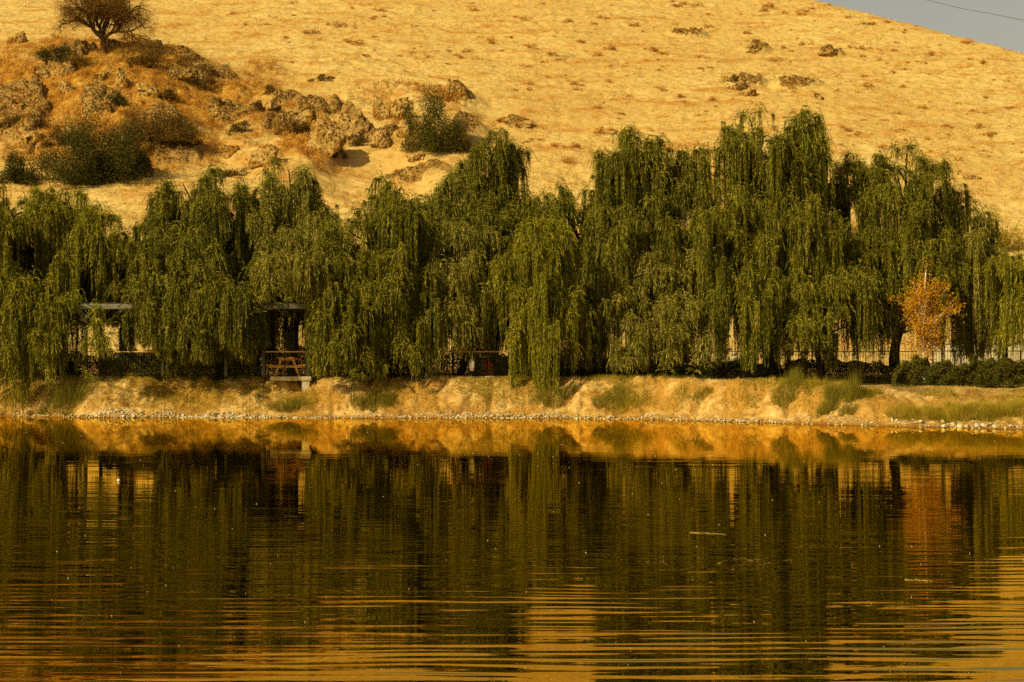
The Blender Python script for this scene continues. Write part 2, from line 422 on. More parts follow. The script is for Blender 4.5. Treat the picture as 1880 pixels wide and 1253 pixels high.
def hill_z(x, Y, full=False):
    x = np.asarray(x, float); Y = np.asarray(Y, float)
    A = plane_z(Y)
    px = x / Y * F + 940; py = HY - (A - HC) / Y * F
    nx = fbm(px / 130., py / 60., 50, 3)
    e1 = np.hypot((px - 215) / 330, (py - 195) / 125) + .22 * nx
    e2 = np.hypot((px - 735) / 165, (py - 222) / 62) + .25 * nx
    e3 = np.hypot((px - 520) / 120, (py - 250) / 75) + .25 * nx
    m1 = 1 - ss(.70, 1.05, e1); m2 = 1 - ss(.7, 1.05, e2); m3 = 1 - ss(.7, 1.05, e3)
    m = np.maximum(np.maximum(m1, m2), m3)
    # small outcrops on the right of the slope
    small = np.zeros_like(A)
    for (a, b, ra, rb) in ((1365, 150, 42, 14), (1465, 155, 46, 12), (1390, 88, 34, 8), (1525, 97, 22, 5), (950, 222, 36, 12), (1262, 58, 40, 6), (760, 305, 60, 12)):
        small = np.maximum(small, 1 - ss(.5, 1.1, np.hypot((px - a) / ra, (py - b) / rb) + .35 * nx))
    # knoll body: swells out towards the lake
    z = A + 3.0 * ss(.0, 1, 1 - e1 * .95) + .8 * m2 + .9 * m3
    d1, d2, rv, ox, oy = cells(x / 3.2 + .35 * n2(x * .3, Y * .3, 61), Y / 2.5, 62)
    e = d2 - d1
    blk = (rv ** 1.5) * 2.6 + (ox * (rv - .3) * 1.2)
    blk = blk * ss(0.0, .16, e) - .35 * (1 - ss(0, .10, e))
    c1, c2, rv2, ox2, oy2 = cells(x / .9, Y / .8, 72)
    blk2 = (rv2 * .55 + ox2 * .2) * ss(0, .2, c2 - c1)
    rock = m * ss(.58, .84, rv + .45 * nx)
    z = z + m * (blk * rock * .36 + blk2 * .36 * (.25 + .75 * rock) + .45 * fbm(x * .5, Y * .5, 80, 4) + .13 * fbm(x * 2.5, Y * 2.5, 84, 3) - .55 * (.4 + .6 * rock) * np.clip(1 - np.abs(fbm(x * .9, Y * .9, 87, 3)) * 7, 0, 1))
    z = z + small * (.25 + blk2 * .9 + .12 * fbm(x * 3, Y * 3, 86, 2))
    # the open slope: gentle swells, sheep-track ripples, tussocks
    open_ = 1 - np.maximum(m, small)
    z = z + ss(96, 104, Y) * (.55 * fbm(x * .045, Y * .06, 90, 2) + .16 * fbm(x * .22, Y * .5, 92, 2)
          + open_ * (.12 * n2(x * .30, Y * 1.5, 95) + .07 * n2(x * 1.6, Y * 2.0, 96) + .045 * n2(x * 3.7, Y * 3.9, 97)))
    # gully beside the knoll
    z = z - 1.0 * (1 - ss(.4, 1.1, np.hypot((px - 690) / 120, (py - 320) / 60)))
    B = 37.9 - .70 * (x - 32) - .10 * (Y - 172) + .8 * n2(x * .06, Y * .05, 98)
    kk = 2.2
    h = np.clip(.5 + .5 * (B - z) / kk, 0, 1)
    z2 = B * (1 - h) + z * h - kk * h * (1 - h)
    z2 = np.maximum(z2, .6 + .5 * n2(x * .02, Y * .02, 99))
    z2 = z2 + .05 * n2(x * 1.6, Y * 2, 96) * (h < .9)
    if full: return z2, np.clip(np.maximum(rock * .9, small * .75), 0, 1), np.maximum(np.maximum(m1, m3), m2 * .35) * ss(.3, .6, .5 + .6 * fbm(px / 60., py / 28., 57, 3) + .25 * m1)
    return z2
def land_z(x, Y):
    x = np.asarray(x, float); Y = np.asarray(Y, float)
    t_ = ss(93.0, 97.0, Y)
    return ground_z(x, Y) * (1 - t_) + hill_z(x, Y) * t_
def hit(px, py):
    """where the view ray of a photo pixel meets the hill"""
    Y = np.arange(96, 200, .05)
    x = (px - 940) / F * Y; zr = HC + (HY - py) / F * Y
    g = land_z(x, Y)
    i = np.argmax(g > zr)
    return float(x[i]), float(Y[i]), float(g[i])
def grid_mesh(name, xs, ys, zf, mat, attr_f=None):
    XX, YY = np.meshgrid(xs, ys)
    out = zf(XX, YY)
    attrs = None
    if isinstance(out, tuple):
        Zz = out[0]; attrs = {n: ('POINT', a.ravel()) for n, a in out[1].items()}
    else: Zz = out
    V = np.stack([XX, YY, Zz], -1).reshape(-1, 3)
    nx, ny = len(xs), len(ys)
    i = (np.arange(ny - 1)[:, None] * nx + np.arange(nx - 1)[None]).ravel()
    Fc = np.stack([i, i + 1, i + nx + 1, i + nx], 1)
    return mesh_np(name, V, Fc, mat, None, True, attrs)
def span(*seg):
    out = []
    for a, b, s_ in seg: out.append(np.arange(a, b, s_))
    out.append([seg[-1][1]]); return np.concatenate(out)
def gz(x, Y):
    t_ = ss(93.0, 97.0, Y)
    z = ground_z(x, Y) * (1 - t_) + 2.05 * t_
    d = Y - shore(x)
    terrace_dark = ss(3.6, 5.2, d) * (1 - ss(11, 14, d)) * (1 - ss(14, 18, x) * .8)  # dark band set back from the shore, weaker on the right
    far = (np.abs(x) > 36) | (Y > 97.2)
    return z - np.where(Y > 96.5, .3, 0), {'terrace_dark': terrace_dark * .85}
tag(grid_mesh('ground', span((-260, -30, 3), (-30, 30, .09), (30, 260, 3)), span((35, 54, 2), (54, 76, .085), (76, 98, .35)), gz, M['bank']), kind='structure')
def hz(x, Y):
    z, rk, m = hill_z(x, Y, True)
    t_ = ss(93.0, 97.0, Y)
    z = ground_z(x, Y) * (1 - t_) + z * t_
    return z, {'rock': rk, 'knoll': m}
tag(grid_mesh('hill', span((-200, -56, 2), (-56, 56, .14), (56, 200, 2)), span((95, 112, .3), (112, 180, .13), (180, 420, 3)), hz, M['hill']), kind='structure')
tag(grid_mesh('lake_bed', np.linspace(-2500, 2500, 9), np.linspace(-2500, 2500, 9), lambda x, y: x * 0 - 3.0, M['bed']), kind='structure')
tag(grid_mesh('water', np.linspace(-400, 400, 33), np.linspace(-200, 80, 15), lambda x, y: x * 0, M['water']), kind='structure')

# ------------------------------------------------------------------ foliage builders
def unit(v): return v / (np.linalg.norm(v, axis=-1, keepdims=True) + 1e-9)
def tris(base, d, wd):
    """leaves: base point, leaf vector, half-width vector -> kite of two triangles' worth as one tri"""
    n = len(base)
    V = np.empty((n, 3, 3), np.float32)
    V[:, 0] = base - wd; V[:, 1] = base + wd; V[:, 2] = base + d
    return V.reshape(-1, 3), np.arange(n * 3, dtype=np.int32).reshape(-1, 3)
def leaf_obj(name, base, d, wd, rnd, mat, parent=None):
    V, Fc = tris(base, d, wd)
    return mesh_np(name, V, Fc, mat, parent, False, {'rnd': ('FACE', rnd)})

def willow_strands(P, out, r, L, step, rs, tn):
    """P (n,3) starts, out (n,2) horizontal unit dirs, r reach, L lengths -> leaf arrays"""
    cnt = np.maximum((L / step).astype(int), 3)
    idx = np.repeat(np.arange(len(P)), cnt)
    st = np.concatenate([[0], np.cumsum(cnt)[:-1]])
    kk = np.arange(cnt.sum()) - np.repeat(st, cnt)
    s = (kk + rs.random(len(kk))) * step
    rr = r[idx]
    a = rr * .9 + .15
    hx = rr * (1 - np.exp(-s / a))
    zz = -(s - a * (1 - np.exp(-s / a)) * .92) + .10 * np.exp(-((s - .25) / .2) ** 2)
    ph = rs.random(len(P)) * 6.28
    sw = .05 * np.sin(s * 1.3 + ph[idx]) * np.minimum(s, 2) * .5
    B = np.stack([P[idx, 0] + out[idx, 0] * hx + sw, P[idx, 1] + out[idx, 1] * hx + sw * .5, P[idx, 2] + zz], 1)
    th = np.exp(-s / a)
    T = np.stack([out[idx, 0] * th, out[idx, 1] * th, -(1 - th * .9)], 1)
    T = unit(T)
    side = unit(rs.normal(size=T.shape))
    d = unit(T + side * .36) * rs.uniform(.09, .19, len(T))[:, None]
    wd = np.cross(d, rs.normal(size=d.shape)); wd = unit(wd) * rs.uniform(.008, .017, len(T))[:, None]
    rnd = np.clip(.45 * tn[idx] + .55 * rs.random(len(T)), 0, 1)
    return B, d, wd, rnd

def bez(a, b, c, n=8):
    t_ = np.linspace(0, 1, n)[:, None]
    return (1 - t_) ** 2 * a + 2 * (1 - t_) * t_ * b + t_ ** 2 * c

def willow(trunk_px, Y, lobes, hang, label, seed, dens=1.0, gold=False, tr=.22, tiers=1.0, low=None, group='weeping willows along the bank', grow_in=0):
    rs = np.random.default_rng(seed)
    bx = X(trunk_px, Y); bz = float(land_z(bx, Y)) - .15
    root = empty('willow_tree', (bx, Y, bz), 0, label, 'tree', group)
    tw = MB()
    ztop = max(Z(l[1], Y) for l in lobes)
    H = ztop - bz
    fork = np.array([rs.normal(0, .15), rs.normal(0, .15), H * rs.uniform(.26, .34)])
    tp = bez(np.zeros(3), np.array([rs.normal(0, .25), rs.normal(0, .2), fork[2] * .5]), fork, 9)
    rad = np.linspace(tr * 1.15, tr * .75, 9); rad[0] *= 1.5; rad[1] *= 1.15
    tw.tube(tp, rad, 10, .06)
    P, O, Rr, Ll, Zl, Tn = [], [], [], [], [], []
    tufts = []
    for li, l in enumerate(lobes):
        lpx, lpy, hw = l[:3]
        dY = l[3] if len(l) > 3 and l[3] is not None else rs.uniform(-.8, .8)
        zlim = Z(l[4], Y + dY) - bz if len(l) > 4 else -9
        Yl = Y + dY
        r = hw * 1.22 / F * Yl
        c = np.array([X(lpx, Yl) - bx, dY, Z(lpy, Yl) - bz - .15])
        tip = c - np.array([0, 0, .45])
        mid = np.array([c[0] * .35 + fork[0] * .5, c[1] * .4, fork[2] + (tip[2] - fork[2]) * .65 + (.8 if abs(dY) > 3 else 0)])
        lp = bez(fork, mid, tip, 10)
        tw.tube(lp, np.linspace(tr * .5, .025, 10), 7, .05)
        hz_ = r * .8 + .3
        nt_ = int(20 * dens * (r / 1.4) ** 1.4) + 7
        for j in range(nt_):
            th = math.acos(1 - rs.random() * 1.0); ph = rs.uniform(0, 2 * pi)
            if sin(ph) > .2 and rs.random() < .45: ph = -ph
            q = .85 + .18 * rs.random()
            pt = c + np.array([r * sin(th) * cos(ph) * q, r * sin(th) * sin(ph) * q, hz_ * (cos(th) - 1) * q * 1.1 - rs.random() * .3 - rs.random() ** 2 * 1.1 + (rs.normal(0, .55) if zlim > -5 else 0)])
            o2 = np.array([cos(ph), sin(ph)]) * (.3 + sin(th)); o2 += rs.normal(0, .35, 2)
            if rs.random() < .16:
                pt = pt + np.array([math.cos(ph) * .25, math.sin(ph) * .25, rs.uniform(-.25, .08)]); tufts.append((pt, o2, .25 + .3 * rs.random(), rs.uniform(.35, .9), zlim, 3))
            else: tufts.append((pt, o2, .18 + .30 * rs.random(), rs.uniform(.8, 4.8), zlim, 1))
        for j in range(4):
            ph = rs.uniform(0, 2 * pi)
            e_ = c + np.array([r * .8 * cos(ph), r * .8 * sin(ph), -hz_ * rs.uniform(.5, 1.2)])
            s0 = lp[rs.integers(4, 8)]
            tw.tube(bez(s0, (s0 + e_) / 2 + np.array([0, 0, .5]), e_, 6), np.linspace(.06, .015, 6), 5)
        # boughs in tiers below the top
        zlo = max((1.7 if low is None else low) + .15, zlim + .8)
        zhi = c[2] - hz_ * .9
        nl = int(round(tiers * dens * 1.55 * max(r, .9) * max(zhi - zlo, 0) / 2.2))
        core = 0 if zlim > -5 or zhi <= zlo else int(nl * .55) + 1
        for j in range(nl + core):
            ph = rs.uniform(0, 2 * pi)
            if sin(ph) > .1 and rs.random() < .65 and j < nl: ph = -ph
            q = rs.uniform(.55, 1.12) if j < nl else rs.uniform(0, .8)
            zz_ = rs.uniform(zlo, zhi)
            if j >= nl: zz_ = max(zz_, rs.uniform(Z(500, Yl) - bz, max(zhi, Z(480, Yl) - bz))); ph = abs(ph % pi)
            e_ = np.array([c[0] + r * cos(ph) * q, c[1] + (r * .8 + .6) * sin(ph) * q, zz_])
            dr = np.array([cos(ph) + rs.normal(0, .5), sin(ph) + rs.normal(0, .3) - .25]); dr = unit(dr)
            ln = rs.uniform(.5, 1.9)
            for k_ in range(int(4 + ln * 4)):
                u = rs.random()
                arch = .15 * (1 - (2 * u - 1) ** 2) - .6 * u * u * ln + rs.normal(0, .28)
                pt = e_ + np.array([dr[0] * ln * (u - .5), dr[1] * ln * (u - .5), arch]) + rs.normal(0, .10, 3)
                tufts.append((pt, dr * .6 + rs.normal(0, .35, 2), .08 + .24 * rs.random() ** 1.5, rs.uniform(.9, 5.4) * (1.2 - .3 * u), zlim if j < nl else Z(590, Yl) - bz, 0 if j < nl else 2))
            if rs.random() < .6:
                s0 = tp[-1] * .6 + np.array([0, 0, 1]) * e_[2] * .3
                tw.tube(bez(s0, (s0 + e_) / 2 + np.array([0, 0, .6]), e_, 7), np.linspace(.05, .012, 7), 5)
    for pt, o2, rad_, L, zlim, topt in tufts:
        if topt == 0 and float(noise3(pt[0] * .95 + seed, (pt[1] + seed) * .8, pt[2] * .30, 4)) > -.02: continue
        if topt == 1 and L > 1.6 and float(noise3(pt[0] * 1.3 + seed, (pt[1] + seed), pt[2] * .4, 6)) > .25: L = .9
        nb = rs.integers(3, 7) if topt != 3 else 5
        dome = rs.random() < .4
        for b in range(nb):
            a = rs.uniform(0, 2 * pi)
            bd = unit(np.array([cos(a), sin(a)]) * (1.0 if dome else .6) + o2 * .55)
            rb = rad_ * rs.uniform(.2, 1.0)
            Lb = L * rs.uniform(.45, 1.15)
            ns = rs.integers(4, 9) if topt != 3 else 3; bt = rs.random()
            for s_ in range(ns):
                P.append(pt + rs.normal(0, .03, 3)); Zl.append(zlim); Tn.append(bt)
                dd = bd + rs.normal(0, .14, 2); O.append(dd)
                Rr.append(rb * rs.uniform(.85, 1.1) + rs.normal(0, .02)); Ll.append(Lb * rs.uniform(.5, 1.05))
        if topt == 1:      # short feathery shoots round the top of the tuft
            for s_ in range(30):
                P.append(pt + rs.normal(0, .07, 3) + np.array([0, 0, .05 + (rs.random() < .3) * rs.uniform(0, .35)])); Zl.append(zlim); Tn.append(.6 + .4 * rs.random())
                a = rs.uniform(0, 2 * pi); O.append(np.array([cos(a), sin(a)])); Rr.append(rs.uniform(.15, .75)); Ll.append(rs.uniform(.35, 1.2))
    P = np.array(P); O = np.array(O); Rr = np.maximum(np.array(Rr), .04); Ll = np.array(Ll); Zl = np.array(Zl); Tn = np.array(Tn)
    # stop the strands above the ground
    wx = P[:, 0] + bx + O[:, 0] * Rr; wy = P[:, 1] + Y + O[:, 1] * Rr
    rr_ = np.abs(rs.normal(0, .55, len(P)))
    room = P[:, 2] + bz - (land_z(wx, wy) + np.where(Zl > -5, 0.0, hang) + .9 * rr_)
    room = np.minimum(room, P[:, 2] - (Zl + .5 * rr_))
    Ll = np.minimum(Ll, np.maximum(room, 0) + Rr * .6)
    keep = Ll > .3
    P, O, Rr, Ll, Tn = P[keep], O[keep], Rr[keep], Ll[keep], Tn[keep]
    B, d, wd, rnd = willow_strands(P, O, Rr, Ll, .060, rs, Tn)
    leaf_obj('crown', B, d, wd, rnd, M['willow_gold' if gold else ('willow', 'willow_deep', 'willow_pale', 'willow')[seed % 4]], root)
    tw.build('trunk', M['bark'], root, True)
    return len(B)

tot = 0
W = [
 # trunk px, Y, lobes (px, top py, half width px[, dY[, row the tips stop at]]), hang, label, options
 (97, 75.6, [(-70,335,70), (0,333,58), (62,326,66), (128,334,60), (180,372,45), (215,415,28), (20,480,60,-2.6), (92,500,45,-2.8), (176,574,16,-4.6,668), (60,560,50,-3.2), (40,430,60,1.2,600), (130,430,56,1.2,600), (-40,440,60,1,600), (205,470,34,.8,600), (228,490,34,1.6,606), (175,500,44,1.6,608), (205,520,44,2.6,604)], -.1, 'large golden green weeping willow at the far left, its long strands reaching the bank', dict(gold=True, tr=.26)),
 (408, 76.5, [(335,312,44), (395,297,52), (290,380,38), (445,350,50), (255,440,20), (350,400,50,-2), (290,500,30,-4.6,650), (340,515,40,-4.5,655), (395,480,44,-4.6,655), (290,440,40,-3,640), (300,520,30,-4,672), (430,530,34,-4.5,676), (375,560,40,-4.5,676), (440,500,34,-4.6,655), (235,515,24,-4.2,556)], .6, 'weeping willow with a thick dark trunk between the two wooden pergolas', dict(tr=.30)),
 (541, 77.0, [(530,286,46), (492,335,44), (575,350,36), (540,400,56,-2), (600,375,26), (510,455,40,-5.6,562), (555,440,34,-5.6,560)], .35, 'weeping willow rising just behind the pergola with the picnic table', dict(tr=.26)),
 (475, 78.2, [(470,400,40), (430,430,40), (500,470,40)], .5, 'slender weeping willow partly hidden behind the pergola with the picnic table', dict(tr=.15)),
 (706, 74.6, [(712,312,26), (668,362,52), (740,335,36), (608,398,36), (640,455,60,-1.8), (735,440,50,-1.6), (612,500,34,-2.9,690), (650,560,50,-2.9,702), (745,560,45,-2.2,704), (690,480,50,-2.4)], -.05, 'pointed weeping willow trailing over the bank, right of the picnic table', dict(tr=.24)),
 (905, 79.5, [(912,226,34), (946,250,20), (862,288,52), (935,318,46), (800,322,44), (890,350,60,-1), (850,360,50)], .9, 'tall weeping willow in the middle whose narrow peak stands below the rocks', dict(tr=.24)),
 (836, 75.2, [(825,400,52), (780,430,44), (880,410,40), (850,480,50,-1.5), (790,520,30,-2,700), (838,540,26,-2.6,650)], .5, 'low weeping willow standing in front of the middle one, beside the white bag', dict(tr=.16)),
 (985, 73.8, [(990,392,44), (1035,390,40), (952,425,40), (1000,500,52,-.9), (975,560,36,-1.3), (1045,530,30,-1,690)], -.7, 'front weeping willow whose strands hang lowest, almost to the lake stones', dict(tr=.2, gold=True)),
 (1100, 79.0, [(1010,328,38), (1068,345,40), (1105,352,36), (1120,430,56), (1060,430,50)], .4, 'modest weeping willow under the dip in the tree line', dict(tr=.18)),
 (1216, 78.0, [(1148,226,42), (1196,238,20), (1118,290,26), (1232,262,36), (1180,350,62,-1.4), (1262,300,36), (1130,370,40,-1.2)], .5, 'twin topped weeping willow left of the tallest one', dict(tr=.22)),
 (1251, 75.6, [(1215,440,50), (1160,450,50), (1280,430,46), (1110,500,40,-1,690), (1240,540,30,-1.4,640), (1150,560,34,-3,690), (1205,575,32,-3,684), (1272,590,24,-2.8,680)], .35, 'small weeping willow in the front row before the rubble wall', dict(tr=.13)),
 (1420, 77.5, [(1378,194,52), (1470,188,32), (1318,245,38), (1498,225,18), (1425,260,62), (1345,330,62,-1.6), (1470,340,62,-1.8), (1540,400,44), (1400,430,70,-2.4), (1300,380,40,-1), (1350,500,50,-3,690)], .3, 'tallest weeping willow with a thick black trunk, in the right half', dict(tr=.36)),
 (1505, 75.2, [(1500,450,52), (1555,470,44), (1445,480,44), (1480,540,40,-1.5,650)], .8, 'low weeping willow over the tall reeds, right of the thick black trunk', dict(tr=.14)),
 (1652, 78.2, [(1560,276,34), (1600,272,26), (1665,257,34), (1715,278,34), (1748,330,26), (1640,330,54,-1.2), (1700,400,60,-1.4), (1590,400,54,-1), (1600,560,40,-2,635), (1645,500,36,-1.4,622), (1620,470,40,-1.2,630)], .6, 'broad weeping willow with a dark trunk just left of the orange birch', dict(tr=.24)),
 (1784, 77.5, [(1795,375,26), (1770,410,36), (1820,440,30), (1785,500,36)], 1.0, 'slim weeping willow right behind the orange birch', dict(tr=.13)),
 (1836, 76.5, [(1850,452,36), (1905,440,50), (1880,500,44,-1), (1960,450,56)], 1.1, 'weeping willow cut by the right edge of the view, over the clipped hedge', dict(tr=.15, gold=True)),
]
for i, (a, b, c_, h_, lab, kw) in enumerate(W):
    tot += willow(a, b, c_, h_, lab, 100 + i, **kw)
print('willow leaves', tot)

def cluster(n, shape, rs, size=(.05, .09), wid=.45, droop=0):
    """n leaves in a lumpy blob; shape(rs,n)->points"""
    B = shape(rs, n)
    d = unit(rs.normal(size=B.shape) + np.array([0, 0, droop])) * rs.uniform(*size, n)[:, None]
    wd = unit(np.cross(d, rs.normal(size=d.shape))) * (np.linalg.norm(d, axis=1) * wid)[:, None] * .5
    return B, d, wd, rs.random(n)
def blob_shape(rx, ry, rz, lumps=14, lr=.38):
    def f(rs, n):
        L2 = lumps * 2
        c = unit(rs.normal(size=(L2, 3))) * (rs.random((L2, 1)) ** .5) * np.array([1.0, .9, .95])
        c[:, 2] = np.abs(c[:, 2]) * .9
        rad = lr * rs.uniform(.35, 1.0, L2)
        k_ = rs.choice(L2, n, p=rad ** 2 / (rad ** 2).sum())
        p = c[k_] + unit(rs.normal(size=(n, 3))) * ((rs.random(n) ** .5) * rad[k_])[:, None] * (1 + .5 * (rs.random((n, 1)) < .12))
        p = p * np.array([rx, ry, rz]); p[:, 2] = np.abs(p[:, 2]); return p
    return f
def shrub(name, loc, rx, ry, rz, n, mat, label, cat='shrub', group=None, size=(.05, .10), seed=1, lumps=14, stems=7, lr=.38, stem_mat='bark'):
    rs = np.random.default_rng(seed)
    root = empty(name, loc, 0, label, cat, group)
    B, d, wd, rnd = cluster(n, blob_shape(rx, ry, rz, lumps, lr), rs, size)
    leaf_obj('foliage', B, d, wd, rnd, M[mat], root)
    st = MB()
    for i in range(stems):
        e_ = np.array([rs.uniform(-.7, .7) * rx, rs.uniform(-.7, .7) * ry, rz * rs.uniform(.6, 1.05)])
        st.tube(bez(np.array([e_[0] * .15, e_[1] * .15, -.1]), np.array([e_[0] * .35, e_[1] * .35, e_[2] * .6]), e_, 6), np.linspace(.03, .006, 6), 5)
    st.build('stems', M[stem_mat], root, True)
    return root
def blades(n, spread, h, rs, lean=.45, wid=.008, base=(0, 0, 0), clump=None):
    a = rs.uniform(0, 2 * pi, n); q = rs.random(n) ** .6
    B = np.stack([np.cos(a) * q * spread[0], np.sin(a) * q * spread[1], np.zeros(n)], 1)
    L = h * rs.uniform(.45, 1.05, n) * (1.15 - .5 * q)
    d = unit(np.stack([np.cos(a) * q * lean + rs.normal(0, .2, n), np.sin(a) * q * lean + rs.normal(0, .2, n), np.ones(n)], 1)) * L[:, None]
    wd = unit(np.stack([rs.normal(size=n), rs.normal(size=n), np.zeros(n)], 1)) * wid
    return B + np.array(base), d, wd, rs.random(n)
def scatter_obj(name, lists, mat, kind=None, label=None, cat=None, parent=None):
    B, d, wd, r = [np.concatenate([l[i] for l in lists]) for i in range(4)]
    o = leaf_obj(name, B, d, wd, r, mat, parent)
    return tag(o, label, cat, None, kind)

# ------------------------------------------------------------------ orange birch
def birch():
    rs = np.random.default_rng(5)
    Y = 74.5; bx = X(1697, Y); bz = float(land_z(bx, Y))
    root = empty('birch_tree', (bx, Y, bz - .05), 0, 'small birch with a white trunk and thin orange autumn leaves, at the right', 'tree')
    H = Z(492, Y) - bz
    t_ = MB(); tp = bez(np.zeros(3), np.array([-.08, 0, H * .45]), np.array([.06, 0, H * .97]), 14)
    t_.tube(tp, np.linspace(.085, .016, 14), 9, .04)
    tips = []
    for i in range(60):
        v_ = unit(rs.normal(size=3)) * rs.random() ** .33
        e_ = np.array([v_[0] * 1.55 + .12, v_[1] * 1.1, H * .66 + v_[2] * H * .35])
        if abs(e_[2] - H * .62) > H * .3: e_[:2] *= .75
        f = np.clip((e_[2] - rs.uniform(.5, 1.1)) / H, .2, .95); s0 = tp[int(f * 13)]
        pth = bez(s0, (s0 + e_) / 2 + np.array([0, 0, .05]), e_, 7)
        t_.tube(pth, np.linspace(.016, .004, 7), 5)
        for j in range(8): tips.append(pth[rs.integers(3, 7)] + rs.normal(0, .13, 3))
    t_.build('trunk', M['birch'], root, True)
    tips = np.array(tips); n = 9500
    B = tips[rs.integers(0, len(tips), n)] + rs.normal(0, .12, (n, 3))
    d = unit(rs.normal(size=B.shape) + np.array([0, 0, -.4])) * rs.uniform(.06, .11, n)[:, None]
    wd = unit(np.cross(d, rs.normal(size=d.shape))) * .028
    leaf_obj('crown', B, d, wd, rs.random(n), M['orange'], root)
birch()

# ------------------------------------------------------------------ bare tree on the knoll
def bare_tree():
    rs = np.random.default_rng(11)
    x, Y, z = hit(190, 97)
    root = empty('bare_tree', (x, Y, z - .3), 0, 'nearly leafless spreading tree on top of the rocky knoll at the upper left', 'tree')
    t_ = MB(); tips = []
    def grow(p, dr, L, r, lev):
        n = 6; pts = [p]; dd = dr.copy()
        for i in range(n):
            dd = unit(dd + rs.normal(0, .15, 3) + np.array([0, 0, .10 if lev < 3 else -.02]))
            pts.append(pts[-1] + dd * L / n)
        pts = np.array(pts); t_.tube(pts, np.linspace(r, r * .62, n + 1), 8 if lev < 2 else (5 if lev < 4 else 3))
        if lev >= 5: tips.append(pts[-1]); tips.append(pts[3]); return
        for c_ in range(4 if lev < 2 else 3):
            ax = unit(np.cross(dd, rs.normal(size=3)))
            ang = rs.uniform(.35, .95) if lev else rs.uniform(.5, 1.05)
            q = pts[-1] if c_ < 2 or lev == 0 else pts[rs.integers(3, n)]
            grow(q, unit(dd * cos(ang) + ax * sin(ang)), L * rs.uniform(.76, .95), r * (.62 if c_ else .68), lev + 1)
    grow(np.zeros(3), np.array([-.03, 0, 1.0]), 1.6, .32, 0)
    t_.build('trunk', M['bark_hill'], root, True)
    tips = np.array(tips); n = 46000
    B = tips[rs.integers(0, len(tips), n)] + rs.normal(0, .30, (n, 3))
    d = unit(rs.normal(size=B.shape)) * rs.uniform(.10, .28, n)[:, None]
    wd = unit(np.cross(d, rs.normal(size=d.shape))) * .011
    leaf_obj('twigs', B, d, wd, rs.random(n), M['twig'], root)
bare_tree()

# ------------------------------------------------------------------ rocks
def ico(sub):
    import bmesh
    bm = bmesh.new(); bmesh.ops.create_icosphere(bm, subdivisions=sub, radius=1)
    V = np.array([v.co[:] for v in bm.verts]); Fc = np.array([[v.index for v in f.verts] for f in bm.faces]); bm.free(); return V, Fc
ICO5, ICO2, ICO3 = ico(5), ico(2), ico(4)
def rock_mesh(rs, dims, ico_=ICO5, planes=20, rough=.08):
    V = ico_[0].copy()
    for i in range(planes):
        nrm = unit(rs.normal(size=3) * np.array([1, 1, .8])); dd = rs.uniform(.38, .80)
        ex = np.maximum(V @ nrm - dd, 0); V = V - ex[:, None] * nrm * .93
    s = rs.uniform(0, 50)
    N = unit(V)
    dsp = sum(a * noise3(V[:, 0] * f + s, V[:, 1] * f, V[:, 2] * f, 3) for a, f in ((.10, 2.1), (rough, 5), (rough * .6, 11)))
    crack = -.10 * np.exp(-(noise3(V[:, 0] * 2.2 + s + 9, V[:, 1] * 2.2, V[:, 2] * 1.2, 8) / .06) ** 2)
    V = V + N * (dsp + crack)[:, None]
    return V * np.array(dims), ico_[1]
def rock(px, py, wpx, hpx, label, seed, name='boulder', cat='rock', group=None, mat='rock', tilt=0, dsc=.8, sink=.62, tall=1.0):
    rs = np.random.default_rng(seed)
    x, Y, z = hit(px, py + hpx * .5)
    r = wpx / F * Y / 2 * 1.0; h = hpx / F * Y / 2 * 1.15 * tall
    V, Fc = rock_mesh(rs, (r * 1.2, r * dsc, h * 1.25))
    a = tilt; ca, sa = cos(a), sin(a)
    V = np.stack([V[:, 0] * ca - V[:, 2] * sa, V[:, 1], V[:, 0] * sa + V[:, 2] * ca], 1)
    o = mesh_np(name, V, Fc, M[mat], None, False, None, (x, Y + r * dsc * .5, z + h * (1 - sink * 1.2)))
    return tag(o, label, cat, group)
